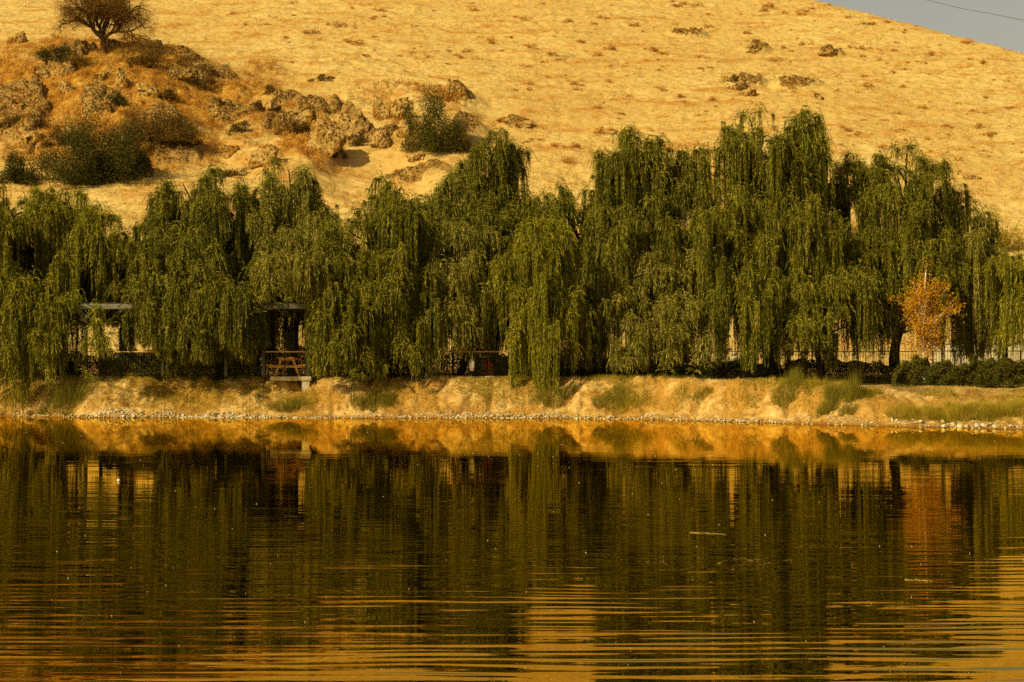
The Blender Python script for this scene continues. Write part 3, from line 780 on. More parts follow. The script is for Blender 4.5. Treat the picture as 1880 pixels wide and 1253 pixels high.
RK = [
 (655,215,75,95,'tall pale boulder face with patches of white lichen, left end of the big slabs',0),
 (695,190,44,62,'smooth upright slab split by a dark crack, near the middle of the outcrop',.08),
 (725,190,40,62,'leaning upright slab just left of the green bush on the rocks',-.28),
 (742,235,50,36,'white faced boulder at the foot of the green bush',.1),
 (835,232,56,60,'dark topped boulder right of the green bush on the outcrop',-.2),
 (700,255,60,36,'low orange stained block below the split slab',0),
 (770,285,44,26,'rounded pale stone lying under the outcrop, above the willows',.1),
 (590,235,80,90,'curved rock rib with a black shaded edge, left of the lichen boulder',-.25),
 (560,212,60,30,'flat ledge of dark stained rock above the curved rib',-.1),
 (480,280,70,50,'rugged brown rock lump low in the middle of the knoll',0),
 (420,270,44,40,'knobbly pale rock above the second willow',.2),
 (320,128,70,34,'level ledge of rock below and right of the bare tree',-.05),
 (365,135,34,30,'narrow rock at the right end of the ledge under the bare tree shadow',-.3),
 (222,140,28,52,'upright pale rock column beside the black hollow',0.1),
 (265,155,50,44,'cracked grey rock face between the rock column and the ledge',0),
 (185,130,40,40,'block of rock left of the black hollow below the bare tree',.15),
 (80,125,70,34,'long pale rock shelf sloping on the left of the knoll',-.5),
 (30,62,40,36,'grey rock at the top left corner of the knoll',0),
 (120,155,36,30,'small pale rock halfway down the left side of the knoll',.3),
 (45,190,70,30,'flat grass edged rock near the left margin',-.1),
 (55,245,60,34,'rounded rock beside the left thicket',.1),
 (250,290,50,60,'dark boulder at the right side of the big thicket',-.1),
 (125,318,36,18,'smooth pale boulder peeping over the far left willow',0),
 (230,250,40,30,'brown rock between the two thickets',0),
 (500,190,40,24,'grey stone on the upper rim of the knoll',0),
 (395,200,36,24,'weathered stone in orange grass, centre of the knoll',0),
 (935,215,54,22,'pale stone poking up behind the middle willow peak',0),
 (1362,150,64,30,'light stone with a small bush on it, on the open slope',.2),
 (1378,168,36,18,'broken white stone under the slope bush',0),
 (1455,150,60,16,'long pale ledge on the open slope right of the slope bush',-.5),
 (1502,172,26,20,'stone at the lower right end of the pale ledge',-.3),
 (1385,90,62,14,'low dark ledge high on the open slope',0),
 (1525,98,40,8,'thin flat stone near the skyline slope',0),
 (1640,130,16,11,'lone dark stone far up on the right slope',0),
 (1790,322,40,16,'white stone beside the crown of the broad right willow',0),
 (1555,305,60,20,'light stone showing in the notch between the two biggest right willows',0),
 (965,225,40,16,'flat stone right of the middle willow peak',.1),
]
for i, (a, b, c_, d_, lab, tl) in enumerate(RK):
    rock(a, b, c_, d_, lab, 300 + i, tilt=tl, sink=.48 if i < 8 else .66)

# ------------------------------------------------------------------ shrubs on the hill
def hill_shrub(px, py, wpx, hpx, n, mat, label, seed, size=(.10, .2), lumps=18, lr=.34, sink=.1, stems=8):
    x, Y, z = hit(px, py + hpx / 2)
    return shrub('bush', (x, Y + .2, z - sink), wpx / F * Y / 2 * 1.1, wpx / F * Y / 2 * .7, hpx / F * Y * .95, n, mat, label, 'bush', None, size, seed, lumps, stems, lr)
hill_shrub(793, 210, 116, 134, 20000, 'hedge', 'dense green bush growing against the big rock slabs', 41, (.08, .16))
hill_shrub(822, 165, 60, 40, 1300, 'rust', 'wispy orange topped shrub above the green bush on the rocks', 42, (.08, .18))
hill_shrub(160, 268, 225, 140, 36000, 'shrub', 'large dark thicket low on the left of the knoll', 43, (.08, .17), 30)
hill_shrub(215, 290, 110, 80, 24000, 'shrub', 'dark green scrub in the shade at the right of the large thicket', 44, (.08, .16))
hill_shrub(285, 222, 150, 76, 15000, 'shrub_brown', 'brown thicket in the middle of the knoll, below the rock column', 45, (.07, .16), 22)
hill_shrub(30, 300, 90, 70, 10000, 'shrub', 'dark green bush over the far left willow', 46, (.08, .16))
hill_shrub(105, 92, 80, 40, 6000, 'shrub', 'dark green bush left of the bare tree foot', 47, (.07, .14))
hill_shrub(210, 175, 40, 30, 1500, 'shrub', 'small green bush in the black hollow', 48, (.07, .14))
hill_shrub(70, 215, 60, 40, 1500, 'shrub_brown', 'thin brown bush by the left edge, above the thicket', 49, (.07, .14))
hill_shrub(1352, 138, 44, 22, 1300, 'shrub_brown', 'small bush on a light stone, on the open slope', 50, (.07, .14))
hill_shrub(1390, 85, 44, 14, 900, 'shrub_brown', 'low brown bush high on the open slope', 51, (.07, .13))
hill_shrub(1590, 40, 26, 10, 600, 'shrub_brown', 'low russet bush just under the skyline', 52, (.07, .13))
hill_shrub(1545, 300, 60, 40, 2500, 'shrub', 'dark bush in the notch between the two biggest right willows', 53, (.08, .15))
hill_shrub(1845, 430, 90, 60, 5000, 'olive_grass', 'yellowing tree top shrub behind the right edge willow', 54, (.08, .15), 26)
hill_shrub(1708, 85, 22, 6, 300, 'hedge', 'flat green shrub by the skyline on the right', 55, (.06, .1))

for q, (a, b, c_, d_, lab) in enumerate((
 (330, 245, 60, 30, 'brown scrub right of the middle thicket'), (380, 150, 50, 26, 'brown scrub on the ledge under the tree shadow'),
 (440, 230, 50, 26, 'thin brown scrub in the centre of the knoll'), (540, 225, 56, 34, 'dark scrub along the shaded rib of rock'),
 (610, 265, 40, 40, 'dark scrub at the foot of the curved rib'), (500, 160, 44, 18, 'russet scrub at the upper rim of the knoll'),
 (120, 240, 80, 50, 'dusky scrub over the large thicket'), (300, 165, 60, 24, 'small brown scrub below the cracked rock face'),
 (845, 262, 60, 30, 'dark scrub in the shade right of the green bush'), (660, 250, 50, 26, 'brown scrub under the lichen boulder'),
 (265, 98, 210, 40, 'dark brown scrub in the shadow of the bare tree'), (590, 140, 40, 14, 'low russet scrub above the rim'),
 (420, 310, 60, 24, 'brown scrub just above the second willow'), (20, 215, 50, 30, 'brown scrub at the left margin'))):
    hill_shrub(a, b, c_ * 1.15, d_ * 1.1, int(1.6 * c_ * d_) + 1200, 'shrub_brown', lab, 400 + q, (.07, .15), 12, .3, .15, 5)

# individual dry bushes dotted over the open slope
rs = np.random.default_rng(77)
protos = []
for i in range(4):
    f = cluster(420, blob_shape(.62, .5, .42, 9, .36), rs, (.07, .16), .22, .5)
    o_ = leaf_obj('dry_bush', *f, M['rust'])
    protos.append(o_)
spots = [(1240,12,22),(1405,12,30),(1490,8,8),(1682,48,8),(1768,78,12),(1635,55,14),(1660,60,12),(1440,25,16),(1300,28,20),(560,62,26),(655,82,32),(757,98,18),(690,32,14),(690,68,16),(795,20,12),(640,78,26),(540,28,12),(488,45,12),(425,25,14),(970,88,26),(900,80,30),(1010,100,26),(1090,45,22),(1240,45,14),(1100,200,22),(1055,165,18),(1180,58,12),(850,96,12),(1545,235,15),(1575,243,14),(1560,250,10),(1625,222,14),(1800,235,24),(1745,235,14),(1740,280,14),(1500,190,12),(1310,185,22),(1255,188,16),(1875,280,14),(1480,22,12),(1020,270,26),(1060,270,34),(1100,245,40),(990,258,18),(1040,300,30),(1150,140,18),(1200,92,22),(1160,250,20),(1780,110,20),(1700,117,20),(1785,205,20),(1850,150,16),(1660,160,18),(1590,140,16),(1700,350,14)]
spots = [(a, b, c_ * 1.25) for a, b, c_ in spots]
while len(spots) < 290:
    a, b = rs.uniform(420, 1880), rs.uniform(2, 300)
    if b < 60 + (a < 900) * 60 + 260 * (a > 900) and b > (a - 1540) * .29 + 12: spots.append((a, b, rs.uniform(10, 34) * (.6 + .4 * rs.random())))
for i, (a, b, wp) in enumerate(spots):
    x, Y, z = hit(a, b)
    if Y > 198 or Y < 97: continue
    p_ = protos[i % 4]
    o_ = p_ if i < 4 else link(p_.copy())
    s_ = wp / F * Y / 1.24
    o_.location = (x, Y, z - .04); o_.rotation_euler = (0, 0, rs.uniform(0, 6)); o_.scale = (s_ * 1.1, s_, s_ * rs.uniform(.6, 1.15))
    tag(o_, 'small rust brown dry bush dotted among others on the open straw slope', 'dry bush', 'dry bushes scattered over the open slope')

# dry grass on the slope and the knoll
rs = np.random.default_rng(78)
n = 60000
px = rs.uniform(-60, 1940, n); py = rs.uniform(-20, 470, n)
u = (HY - py) / F
Yy = (HC - 2.05 + .44 * 94) / (.44 - u)
ok = (Yy > 99) & (Yy < 185); px, py, Yy = px[ok], py[ok], Yy[ok]
dn = fbm(px / 30, py / 10, 3, 3); ok = rs.random(len(px)) < .35 + .9 * dn; px, Yy = px[ok], Yy[ok]
xx = X(px, Yy); zz = hill_z(xx, Yy)
m = 5; B = np.repeat(np.stack([xx, Yy, zz - .02], 1), m, 0)
B[:, :2] += rs.normal(0, .14, (len(B), 2))
d = unit(rs.normal(0, .38, B.shape) + np.array([0, 0, 1.0])) * rs.uniform(.10, .30, len(B))[:, None]
wd = unit(np.cross(d, rs.normal(size=d.shape))) * rs.uniform(.012, .03, len(B))[:, None]
tag(leaf_obj('dry_grass', B, d, wd, rs.random(len(B)), M['straw']), 'dry straw coloured grass covering the hillside', 'grass', None, 'stuff')

# ------------------------------------------------------------------ bank vegetation
rs = np.random.default_rng(79)
def bank_grass(name, n, mat, f, h, label, m=5, wid=.007):
    x = rs.uniform(-27, 27, n * 4); d_ = rs.uniform(.5, 9, n * 4)
    Y = shore(x) + d_
    pr = f(x, d_); ok = rs.random(len(x)) < pr; x, Y = x[ok][:n], Y[ok][:n]
    z = ground_z(x, Y)
    B = np.repeat(np.stack([x, Y, z - .02], 1), m, 0); B[:, :2] += rs.normal(0, .05, (len(B), 2))
    dd = unit(rs.normal(0, .42, B.shape) + np.array([0, 0, 1.0])) * (h * rs.uniform(.4, 1.2, len(B)))[:, None]
    wd_ = unit(np.cross(dd, rs.normal(size=dd.shape))) * wid
    tag(leaf_obj(name, B, dd, wd_, rs.random(len(B)), M[mat]), label, 'grass', None, 'stuff')
edge = lambda x: np.where(x > 15, 7, 3.1)
bank_grass('green_grass', 36000, 'olive_grass', lambda x, d: np.clip(fbm(x * .45, d * .7, 201, 3) * 2.6 + .15 + 1.0 * ss(16, 19, x), 0, 1) * ss(.9, 1.5, d) * (d < edge(x) + .6), .16, 'yellow green grass growing in patches on the bank')
bank_grass('dry_bank_grass', 14000, 'straw', lambda x, d: np.clip(fbm(x * .5 + 9, d * .8, 205, 3) * 2.2 + .3, 0, 1) * ss(1.0, 1.8, d) * (d < edge(x) + .8), .10, 'dry straw grass growing on the bank')
bank_grass('rim_grass', 15000, 'green_grass', lambda x, d: np.exp(-((d - edge(x) - .1) / .35) ** 2) * np.clip(.6 + fbm(x * .35, d, 208, 2) * 2.2, 0, 1), .20, 'green grass fringe along the top edge of the bank')

def gclump(px, py, wpx, hpx, n, mat, label, seed, name='grass_clump', cat='grass clump', lean=.6, wid=.008, group=None):
    rs = np.random.default_rng(seed)
    # base position on the bank: walk along the ray until it meets the ground
    Y = np.arange(58, 80, .02); x = X(px, Y); g = ground_z(x, Y); zr = HC + (HY - (py + hpx / 2)) / F * Y
    i = int(np.argmax(g >= zr)); x, Y, z = x[i], Y[i], g[i]
    s_ = wpx / F * Y / 2; h = hpx / F * Y
    B, d, wd, r = blades(int(n * 1.5), (s_ * 1.25, s_ * .8), h * .88, rs, lean * 1.1, wid * .6)
    hv = .75 + .55 * n2(B[:, 0] * 3.1 + seed * 3.7, B[:, 1] * 3.1, seed); d *= np.clip(hv, .25, 1.3)[:, None]
    B[:, 2] = ground_z(B[:, 0] + x, B[:, 1] + Y) - z - .03
    o = leaf_obj(name, B, d, wd, r, M[mat]); o.location = (x, Y, z)
    return tag(o, label, cat, group)
gclump(115, 722, 70, 46, 1500, 'green_grass', 'bushy green grass clump on the bank under the far left willow', 1)
gclump(140, 712, 50, 44, 1000, 'green_grass', 'taller green clump touching the left clump, below the first pergola', 2)
gclump(40, 715, 60, 40, 900, 'olive_grass', 'olive grass clump on the bank at the left margin', 3)
gclump(525, 728, 42, 34, 1100, 'green_grass', 'dark green clump on the bank under the picnic table deck', 4)
gclump(560, 733, 40, 22, 500, 'olive_grass', 'small olive clump beside the white concrete pillar', 5)
gclump(680, 728, 56, 34, 1100, 'green_grass', 'dark green clump under the trailing pointed willow', 6)
gclump(715, 722, 34, 28, 600, 'green_grass', 'small clump under the pointed willow, right of a darker one', 7)
gclump(1010, 715, 44, 36, 900, 'green_grass', 'green clump on the bank beside the lowest hanging willow strands', 8)
gclump(1040, 712, 34, 30, 600, 'green_grass', 'narrow green clump right of the lowest hanging strands', 9)
gclump(1118, 712, 50, 46, 1300, 'green_grass', 'bright green clump in the middle of the bank', 10)
gclump(1150, 730, 60, 34, 900, 'olive_grass', 'olive spreading clump right of the bright green one', 11)
gclump(1250, 718, 60, 26, 700, 'olive_grass', 'olive clump on the bank below the rubble wall', 12)
gclump(1290, 712, 30, 24, 500, 'green_grass', 'small green clump below the single metal post', 13)
gclump(1452, 696, 60, 40, 1000, 'green_grass', 'green reed clump right of the thick black trunk', 14, 'reed_clump', 'reeds', .15)
gclump(1497, 690, 34, 36, 500, 'olive_grass', 'olive reed clump before the concrete ledge, left end', 15, 'reed_clump', 'reeds', .12)
gclump(1535, 700, 36, 64, 700, 'green_grass', 'tallest green reed clump hanging over the concrete ledge', 16, 'reed_clump', 'reeds', .12)
gclump(1566, 700, 30, 56, 560, 'green_grass', 'second tall reed clump of the ledge, right of the tallest', 17, 'reed_clump', 'reeds', .12)
gclump(1597, 702, 32, 46, 520, 'green_grass', 'reed clump at the right end of the concrete ledge', 18, 'reed_clump', 'reeds', .12)
gclump(1520, 735, 30, 40, 500, 'green_grass', 'drooping green clump below the ledge, left one', 19)
gclump(1556, 732, 26, 44, 500, 'green_grass', 'drooping green clump below the ledge, right one', 20)
gclump(1680, 745, 84, 40, 2800, 'olive_grass', 'golden rounded grass mound at the left end of the right bank', 21, 'grass_mound', 'grass mound', .8)
gclump(1770, 738, 84, 40, 2600, 'olive_grass', 'golden green grass mound in the middle of the right bank', 22, 'grass_mound', 'grass mound', .8)
gclump(1850, 745, 90, 36, 2600, 'olive_grass', 'olive grass mound cut by the right margin', 23, 'grass_mound', 'grass mound', .8)
gclump(1725, 750, 76, 26, 2200, 'olive_grass', 'olive grass mound between two golden ones', 24, 'grass_mound', 'grass mound', .8)
gclump(1815, 755, 80, 24, 2000, 'green_grass', 'low green mound above the pale shore stones', 25, 'grass_mound', 'grass mound', .8)
for q, (a, b, c_) in enumerate(((558, 764, 20), (727, 765, 20), (1380, 732, 26))):
    gclump(a, b, c_, 10, 260, 'green_grass', ['tiny green tuft at the waterline below the white pillar', 'tiny green tuft at the waterline below the pointed willow', 'tiny tuft on the bank below the tallest willow'][q], 30 + q)

# hedges and undergrowth behind the bank edge
def hedge(px0, px1, Y, ytop, ybot, n, mat, label, seed, depth=.5, name='hedge', cat='hedge', size=(.045, .085)):
    rs = np.random.default_rng(seed)
    x0, x1 = X(px0, Y), X(px1, Y); cx = (x0 + x1) / 2
    zb = float(ground_z(cx, Y)); zt = Z(ytop, Y)
    root = empty(name, (cx, Y, zb), 0, label, cat)
    L = x1 - x0; H = zt - zb
    x = rs.uniform(-L / 2, L / 2, n); u = rs.random(n)
    top = H * (1 + .22 * n2(x * 1.7 + seed, x * 0, 5) + .14 * n2(x * 4.5, x * 0, seed))
    z = top * u ** .75
    bulge = depth * (.8 + .35 * n2(x * 1.9, z * 2.1, seed + 3) + .18 * n2(x * 5, z * 5, seed + 4))
    fr_ = rs.random(n)
    y = np.where(fr_ < .65, -bulge * rs.uniform(.7, 1.05, n), rs.uniform(-1, 1, n) * bulge)
    endf = np.clip((L / 2 - np.abs(x)) / .35, .15, 1); z = z * (.55 + .45 * endf)
    B = np.stack([x, y, z], 1)
    d = unit(rs.normal(size=B.shape)) * rs.uniform(*size, n)[:, None]
    wd = unit(np.cross(d, rs.normal(size=d.shape))) * .022
    leaf_obj('foliage', B, d, wd, rs.random(n), M[mat], root)
    st = MB()
    for i in range(int(L * 2.2) + 2):
        a = rs.uniform(-L / 2 * .9, L / 2 * .9)
        st.tube(bez(np.array([a, 0, -.1]), np.array([a + rs.normal(0, .1), 0, H * .4]), np.array([a + rs.normal(0, .25), rs.normal(0, .15), H * .8]), 5), np.linspace(.022, .006, 5), 5)
    st.build('stems', M['bark'], root, True)
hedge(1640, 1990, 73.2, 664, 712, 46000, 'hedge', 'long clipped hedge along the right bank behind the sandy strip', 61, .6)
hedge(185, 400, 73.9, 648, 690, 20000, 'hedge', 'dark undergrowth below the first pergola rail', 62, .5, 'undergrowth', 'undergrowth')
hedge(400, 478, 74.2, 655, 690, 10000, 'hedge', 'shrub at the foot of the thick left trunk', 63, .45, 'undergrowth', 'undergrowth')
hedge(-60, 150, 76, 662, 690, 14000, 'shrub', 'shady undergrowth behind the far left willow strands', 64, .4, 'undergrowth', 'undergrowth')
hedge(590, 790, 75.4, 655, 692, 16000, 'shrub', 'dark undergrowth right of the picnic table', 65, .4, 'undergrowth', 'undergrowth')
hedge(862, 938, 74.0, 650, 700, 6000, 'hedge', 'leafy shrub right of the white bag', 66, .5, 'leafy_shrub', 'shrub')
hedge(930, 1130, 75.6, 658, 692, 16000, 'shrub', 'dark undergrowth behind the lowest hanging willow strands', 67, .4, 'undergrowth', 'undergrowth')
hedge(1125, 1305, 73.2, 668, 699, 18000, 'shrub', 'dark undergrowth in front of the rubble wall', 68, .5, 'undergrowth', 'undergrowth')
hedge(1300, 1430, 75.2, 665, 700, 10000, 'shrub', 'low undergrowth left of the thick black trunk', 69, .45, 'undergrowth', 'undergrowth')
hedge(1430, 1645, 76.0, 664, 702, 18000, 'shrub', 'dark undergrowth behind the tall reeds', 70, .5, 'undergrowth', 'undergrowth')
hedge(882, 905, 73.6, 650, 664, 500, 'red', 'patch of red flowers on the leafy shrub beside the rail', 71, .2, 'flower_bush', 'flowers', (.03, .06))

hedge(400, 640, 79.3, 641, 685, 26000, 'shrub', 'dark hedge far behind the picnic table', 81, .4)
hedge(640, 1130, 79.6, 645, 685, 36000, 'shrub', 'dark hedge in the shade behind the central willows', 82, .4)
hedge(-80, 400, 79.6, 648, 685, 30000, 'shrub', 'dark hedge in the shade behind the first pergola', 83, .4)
# ------------------------------------------------------------------ decks, rails, pergolas
def deck(px0, px1, Yf, name_lab, seed, pillar=None, depth=3.2, over=.0):
    x0, x1 = X(px0, Yf), X(px1, Yf); cx = (x0 + x1) / 2
    zt = float(1.60 if cx < 9 else 1.22) + .03
    root = empty('viewing_deck', (cx, Yf, zt), 0, name_lab, 'deck', 'concrete viewing decks along the bank')
    b = MB(); b.box((0, depth / 2, -.09), (x1 - x0, depth, .18)); b.build('slab', M['concrete'], root, bevel=.02)
    if pillar is not None:
        p = MB(); p.box((X(pillar, Yf) - cx, .26, -.18 - .55), (.28, .34, 1.1), taper=1.25); p.build('pillar', M['concrete'], root, bevel=.02)
    return root, cx, zt, x1 - x0
def railing(cx, Yf, zt, L, label, posts, h=1.02, top='wood'):
    root = empty('railing', (cx, Yf + .06, zt), 0, label, 'railing', 'wooden topped metal railings of the decks')
    b = MB(); b.box((0, 0, h), (L, .09, .045)); b.build('handrail', M['wood' if top == 'wood' else 'rail_metal'], root, bevel=.006)
    b = MB(); b.box((0, 0, .10), (L, .03, .03)); b.build('bottom_rail', M['rail_metal'], root)
    b = MB()
    for i in range(int(L / .11) + 1): b.box((-L / 2 + .03 + i * .11, 0, .545), (.012, .012, .86))
    b.build('balusters', M['rail_metal'], root)
    for p in posts:
        b = MB(); b.box((p, 0, (h - .0225) / 2), (.045, .045, h - .025)); b.build('post', M['rail_metal'], root)
    return root
def pergola(px, Yf, zt, depth, zbeam, label, extra=()):
    """px: columns of the front posts"""
    xs_ = [X(p, Yf) for p in px]; cx = (xs_[0] + xs_[-1]) / 2
    root = empty('pergola', (cx, Yf, zt), 0, label, 'pergola', 'pergolas over the decks')
    H = zbeam - zt
    for x in xs_:
        b = MB(); b.box((x - cx, .16, H / 2 - .1), (.13, .13, H - .2)); b.build('post', M['metal'], root, bevel=.008)
    for x in (xs_[0], xs_[-1]):
        b = MB(); b.box((x - cx, depth - .16, H / 2 - .1), (.13, .13, H - .2)); b.build('post', M['metal'], root, bevel=.008)
    W_ = xs_[-1] - xs_[0]
    for y in (0.16, depth - .16):
        b = MB(); b.box((0, y - (.075 if y < 1 else -.075), H - .10), (W_ + .45, .07, .22)); b.build('beam', M['beam'], root, bevel=.008)
    b = MB()
    n_ = int(W_ / .3)
    for i in range(n_ + 1): b.box((-W_ / 2 + i * W_ / n_, depth / 2, H - .06), (.05, depth - .5, .12))
    b.build('rafters', M['roof'], root)
    b = MB()
    for i in range(int(depth / .17)): b.box((0, .12 + i * .17, H + .034), (W_ + .5, .15, .03))
    b.build('roof', M['roof'], root)
    return root
YD = 72.25
def picnic(px, py, Yp, rz, label):
    x = X(px, Yp); zt = 1.65
    root = empty('picnic_table', (x, Yp, zt + .0), rz, label, 'picnic table')
    b = MB()
    for i in range(5): b.box(((i - 2) * .148, 0, .745), (.138, 1.75, .04))
    b.build('table_top', M['wood'], root, bevel=.005)
    for s in (-1, 1):
        b = MB()
        for j in (-1, 1): b.box((s * .68 + j * .075, 0, .455), (.135, 1.75, .04))
        b.build('bench_seat', M['wood'], root, bevel=.005)
    for y in (-.62, .62):
        b = MB(); b.box((0, y - .05, .385), (1.56, .045, .10)); b.build('cross_beam', M['wood'], root, bevel=.005)
        b = MB(); b.box((0, y - .05, .68), (.70, .045, .09)); b.build('top_bearer', M['wood'], root, bevel=.005)
        for s in (-1, 1):
            b = MB(); b.box((s * .375, y, .355), (.10, .045, .79), ry=-s * .36); b.build('leg', M['wood'], root, bevel=.005)
    return root
# deck with the picnic table
r_, cx, zt, L = deck(496, 571, YD, 'concrete deck under the picnic table, resting on a white pillar', 1, pillar=561)
railing((X(483, YD) + X(564, YD)) / 2, YD + .1, zt, X(562, YD) - X(485, YD), 'railing in front of the picnic table', [-.05])
pergola([414, 483, 564.5], YD, zt, 3.0, Z(558, YD), 'pergola standing over the picnic table')
picnic(534, 0, YD + 1.05, R(-7), 'orange wooden picnic table seen end on behind the railing')
# first deck
r_, cx, zt, L = deck(150, 215, YD + 1.3, 'concrete deck edge below the first pergola at the left', 2)
railing((X(203, YD) + X(292, YD)) / 2, YD + 1.0, zt, X(294, YD) - X(203, YD), 'railing half hidden in leaves under the first pergola', [-.9, 0, .9])
pergola([156, 298], YD + .9, zt, 3.0, Z(558.5, YD + .9), 'first pergola at the left, its beam bare between willow strands')
r_, cx, zt, L = deck(778, 940, YD + 1.1, 'concrete deck edge below the white bag', 3)
railing(cx, YD + 1.0, zt, L - .1, 'railing with the white bag hanging on it', [-1.7, -.6, .6, 1.7])
r_, cx, zt, L = deck(1140, 1300, YD + 1.1, 'concrete deck edge below the rubble wall', 4)
railing(cx, YD + 1.0, zt, L - .1, 'railing among the strands in front of the rubble wall', [-1.7, -.6, .6, 1.7], top='metal')
r_, cx, zt, L = deck(1478, 1642, 70.3, 'long concrete ledge among the tall reeds', 5)
# single post
b = MB(); b.box((0, 0, .62), (.07, .07, 1.25)); b.box((0, 0, 1.26), (.10, .10, .03))
o_ = b.build('metal_post', M['metal']); o_.location = (X(1292, 74), 74, 1.55)
tag(o_, 'single dark metal post standing right of the rubble wall', 'post')
# plank stool beside the table
root = empty('wooden_chair', (X(588, 73), 73.0, 1.62), R(20), 'small wooden chair half hidden by strands right of the picnic table', 'chair')
b = MB(); b.box((0, 0, .42), (.42, .42, .035)); b.build('seat', M['wood'], root, bevel=.004)
b = MB(); b.box((0, .2, .66), (.42, .03, .12)); b.box((0, .2, .84), (.42, .03, .10)); b.build('backrest', M['wood'], root, bevel=.004)
for sx_ in (-1, 1):
    for sy_ in (-1, 1):
        hh = .9 if sy_ > 0 else .40
        b = MB(); b.box((sx_ * .19, sy_ * .175 + (.0 if sy_ < 0 else 0), hh / 2), (.04, .04, hh)); b.build('leg', M['wood'], root)
# white bag
b = MB()
n_ = 12; P_ = []
V = ICO3[0].copy(); V = V * (1 + .12 * noise3(V[:, 0] * 3, V[:, 1] * 3, V[:, 2] * 2, 4))[:, None]
top = ss(.1, 1, V[:, 2]); V[:, 0] *= (1 - .72 * top); V[:, 1] *= (1 - .6 * top)
V = V * np.array([.115, .09, .30])
root = empty('plastic_bag', (X(866, YD + .7), YD + .88, 2.10), 0, 'white plastic bag hanging on the railing in the middle', 'bag')
mesh_np('bag_body', V + np.array([0, 0, .03]), ICO3[1], M['bag'], root, True)
b = MB(); b.tube([(-.03, 0, .28), (-.03, 0, .44), (-.03, .08, .57), (.03, .08, .57), (.03, 0, .44), (.03, 0, .28)], .010, 6); b.build('bag_handle', M['bag'], root, True)

# ------------------------------------------------------------------ fence and walls behind the trees
def fence(px0, px1, Y, label, seg=.5, ztop=None, hgt=1.05):
    x0, x1 = X(px0, Y), X(px1, Y); cx = (x0 + x1) / 2; zt = Z(646, Y) if ztop is None else ztop
    root = empty('metal_fence', (cx, Y, zt - hgt), 0, label, 'fence', 'dark metal picket fence behind the trees')
    L = x1 - x0
    b = MB(); b.box((0, 0, hgt), (L, .045, .04)); b.build('top_rail', M['rail_metal'], root)
    b = MB(); b.box((0, 0, .14), (L, .035, .03)); b.build('bottom_rail', M['rail_metal'], root)
    b = MB()
    for i in range(int(L / .125)): b.box((-L / 2 + .06 + i * .125, 0, .58), (.014, .014, .86))
    b.build('pickets', M['rail_metal'], root)
    for i in range(int(L / (seg * 2)) + 1):
        b = MB(); b.box((-L / 2 + i * seg * 2, -.045, hgt / 2 + .02), (.05, .045, hgt + .08)); b.build('post', M['rail_metal'], root)
fence(-120, 700, 82.0, 'left run of dark picket fence behind the pergolas', .8)
fence(705, 1130, 82.0, 'middle run of dark picket fence behind the central willows', .8)
fence(1135, 1690, 82.0, 'run of dark picket fence behind the thick black trunk', .8)
fence(1712, 2000, 80.0, 'run of dark picket fence behind the clipped hedge, before the pale wall', .5, Z(645, 80))
def wallm(px0, px1, Y, ytop, label, mat, th=.3):
    x0, x1 = X(px0, Y), X(px1, Y); cx = (x0 + x1) / 2; zt = Z(ytop, Y); zb = 1.4
    root = empty('wall', (cx, Y, zb), 0, label, 'wall')
    b = MB(); b.box((0, 0, (zt - zb) / 2), (x1 - x0, th, zt - zb)); b.build('wall_body', mat, root, bevel=.02)
    b = MB(); b.box((0, 0, zt - zb + .04), (x1 - x0 + .06, th + .08, .08)); b.build('coping', M['concrete'], root, bevel=.02)
wallm(1705, 2050, 88.0, 632, 'pale rendered wall behind the fence at the right', M['wall'])
# dry rubble wall
root = empty('stone_wall', (X(1245, 86), 86, 1.85), 0, 'rubble stone wall showing between trunks right of the middle', 'wall')
rs = np.random.default_rng(91); mbs = MB()
for row in range(5):
    x = X(1140, 86) - X(1245, 86)
    while x < X(1345, 86) - X(1245, 86):
        w_ = rs.uniform(.22, .5); V, Fc = rock_mesh(rs, (w_ * .56, .22, .15), ICO2, 8, .05)
        mbs.add(V + np.array([x + w_ / 2, rs.normal(0, .03), .10 + row * .21 + rs.normal(0, .02)]), Fc); x += w_
mbs.build('stones', M['stone'], root)

# ------------------------------------------------------------------ stones at the waterline
rs = np.random.default_rng(92)
sp = []
for i in range(5):
    V, Fc = rock_mesh(rs, (.5, .4, .33), ICO2, 9, .05)
    sp.append(mesh_np('shore_stone', V, Fc, M['stone']))
SR = [(1690,774,14,'lone pale shore stone left of the stone row at the right'), (1730,774,16,'domed white stone starting the row of shore stones at the right'), (1734,782,18,None), (1748,780,20,None), (1762,782,16,None), (1775,782,12,None), (1792,782,20,None), (1808,780,16,None), (1820,777,14,'upper pale stone of the shore row, near its middle'), (1826,782,14,None), (1843,782,8,None), (1856,781,14,None), (1868,782,9,None), (1700,782,6,None), (1592,773,9,'small white stone alone on the sandy shore, right of the ledge'), (1555,772,9,'small flat stone on the shore under the reeds'), (1212,766,9,None), (1140,767,12,None), (1060,767,9,None)]
for i, (a, b_, wp, lab) in enumerate(SR):
    Y = np.arange(56, 76, .01); x = X(a, Y); g = ground_z(x, Y); zr = HC + (HY - (b_ + 3)) / F * Y
    j = int(np.argmax(g >= zr)); s_ = wp / F * Y[j]
    o_ = sp[i] if i < 5 else link(sp[i % 5].copy())
    o_.location = (x[j], Y[j], max(g[j], 0) + s_ * .12); o_.rotation_euler = (0, 0, rs.uniform(0, 6)); o_.scale = (s_ * 1.1, s_, s_ * rs.uniform(.7, 1.1))
    tag(o_, lab or 'pale rounded stone lying among others along the waterline', 'stone', 'pale stones along the waterline')
mbs = MB()
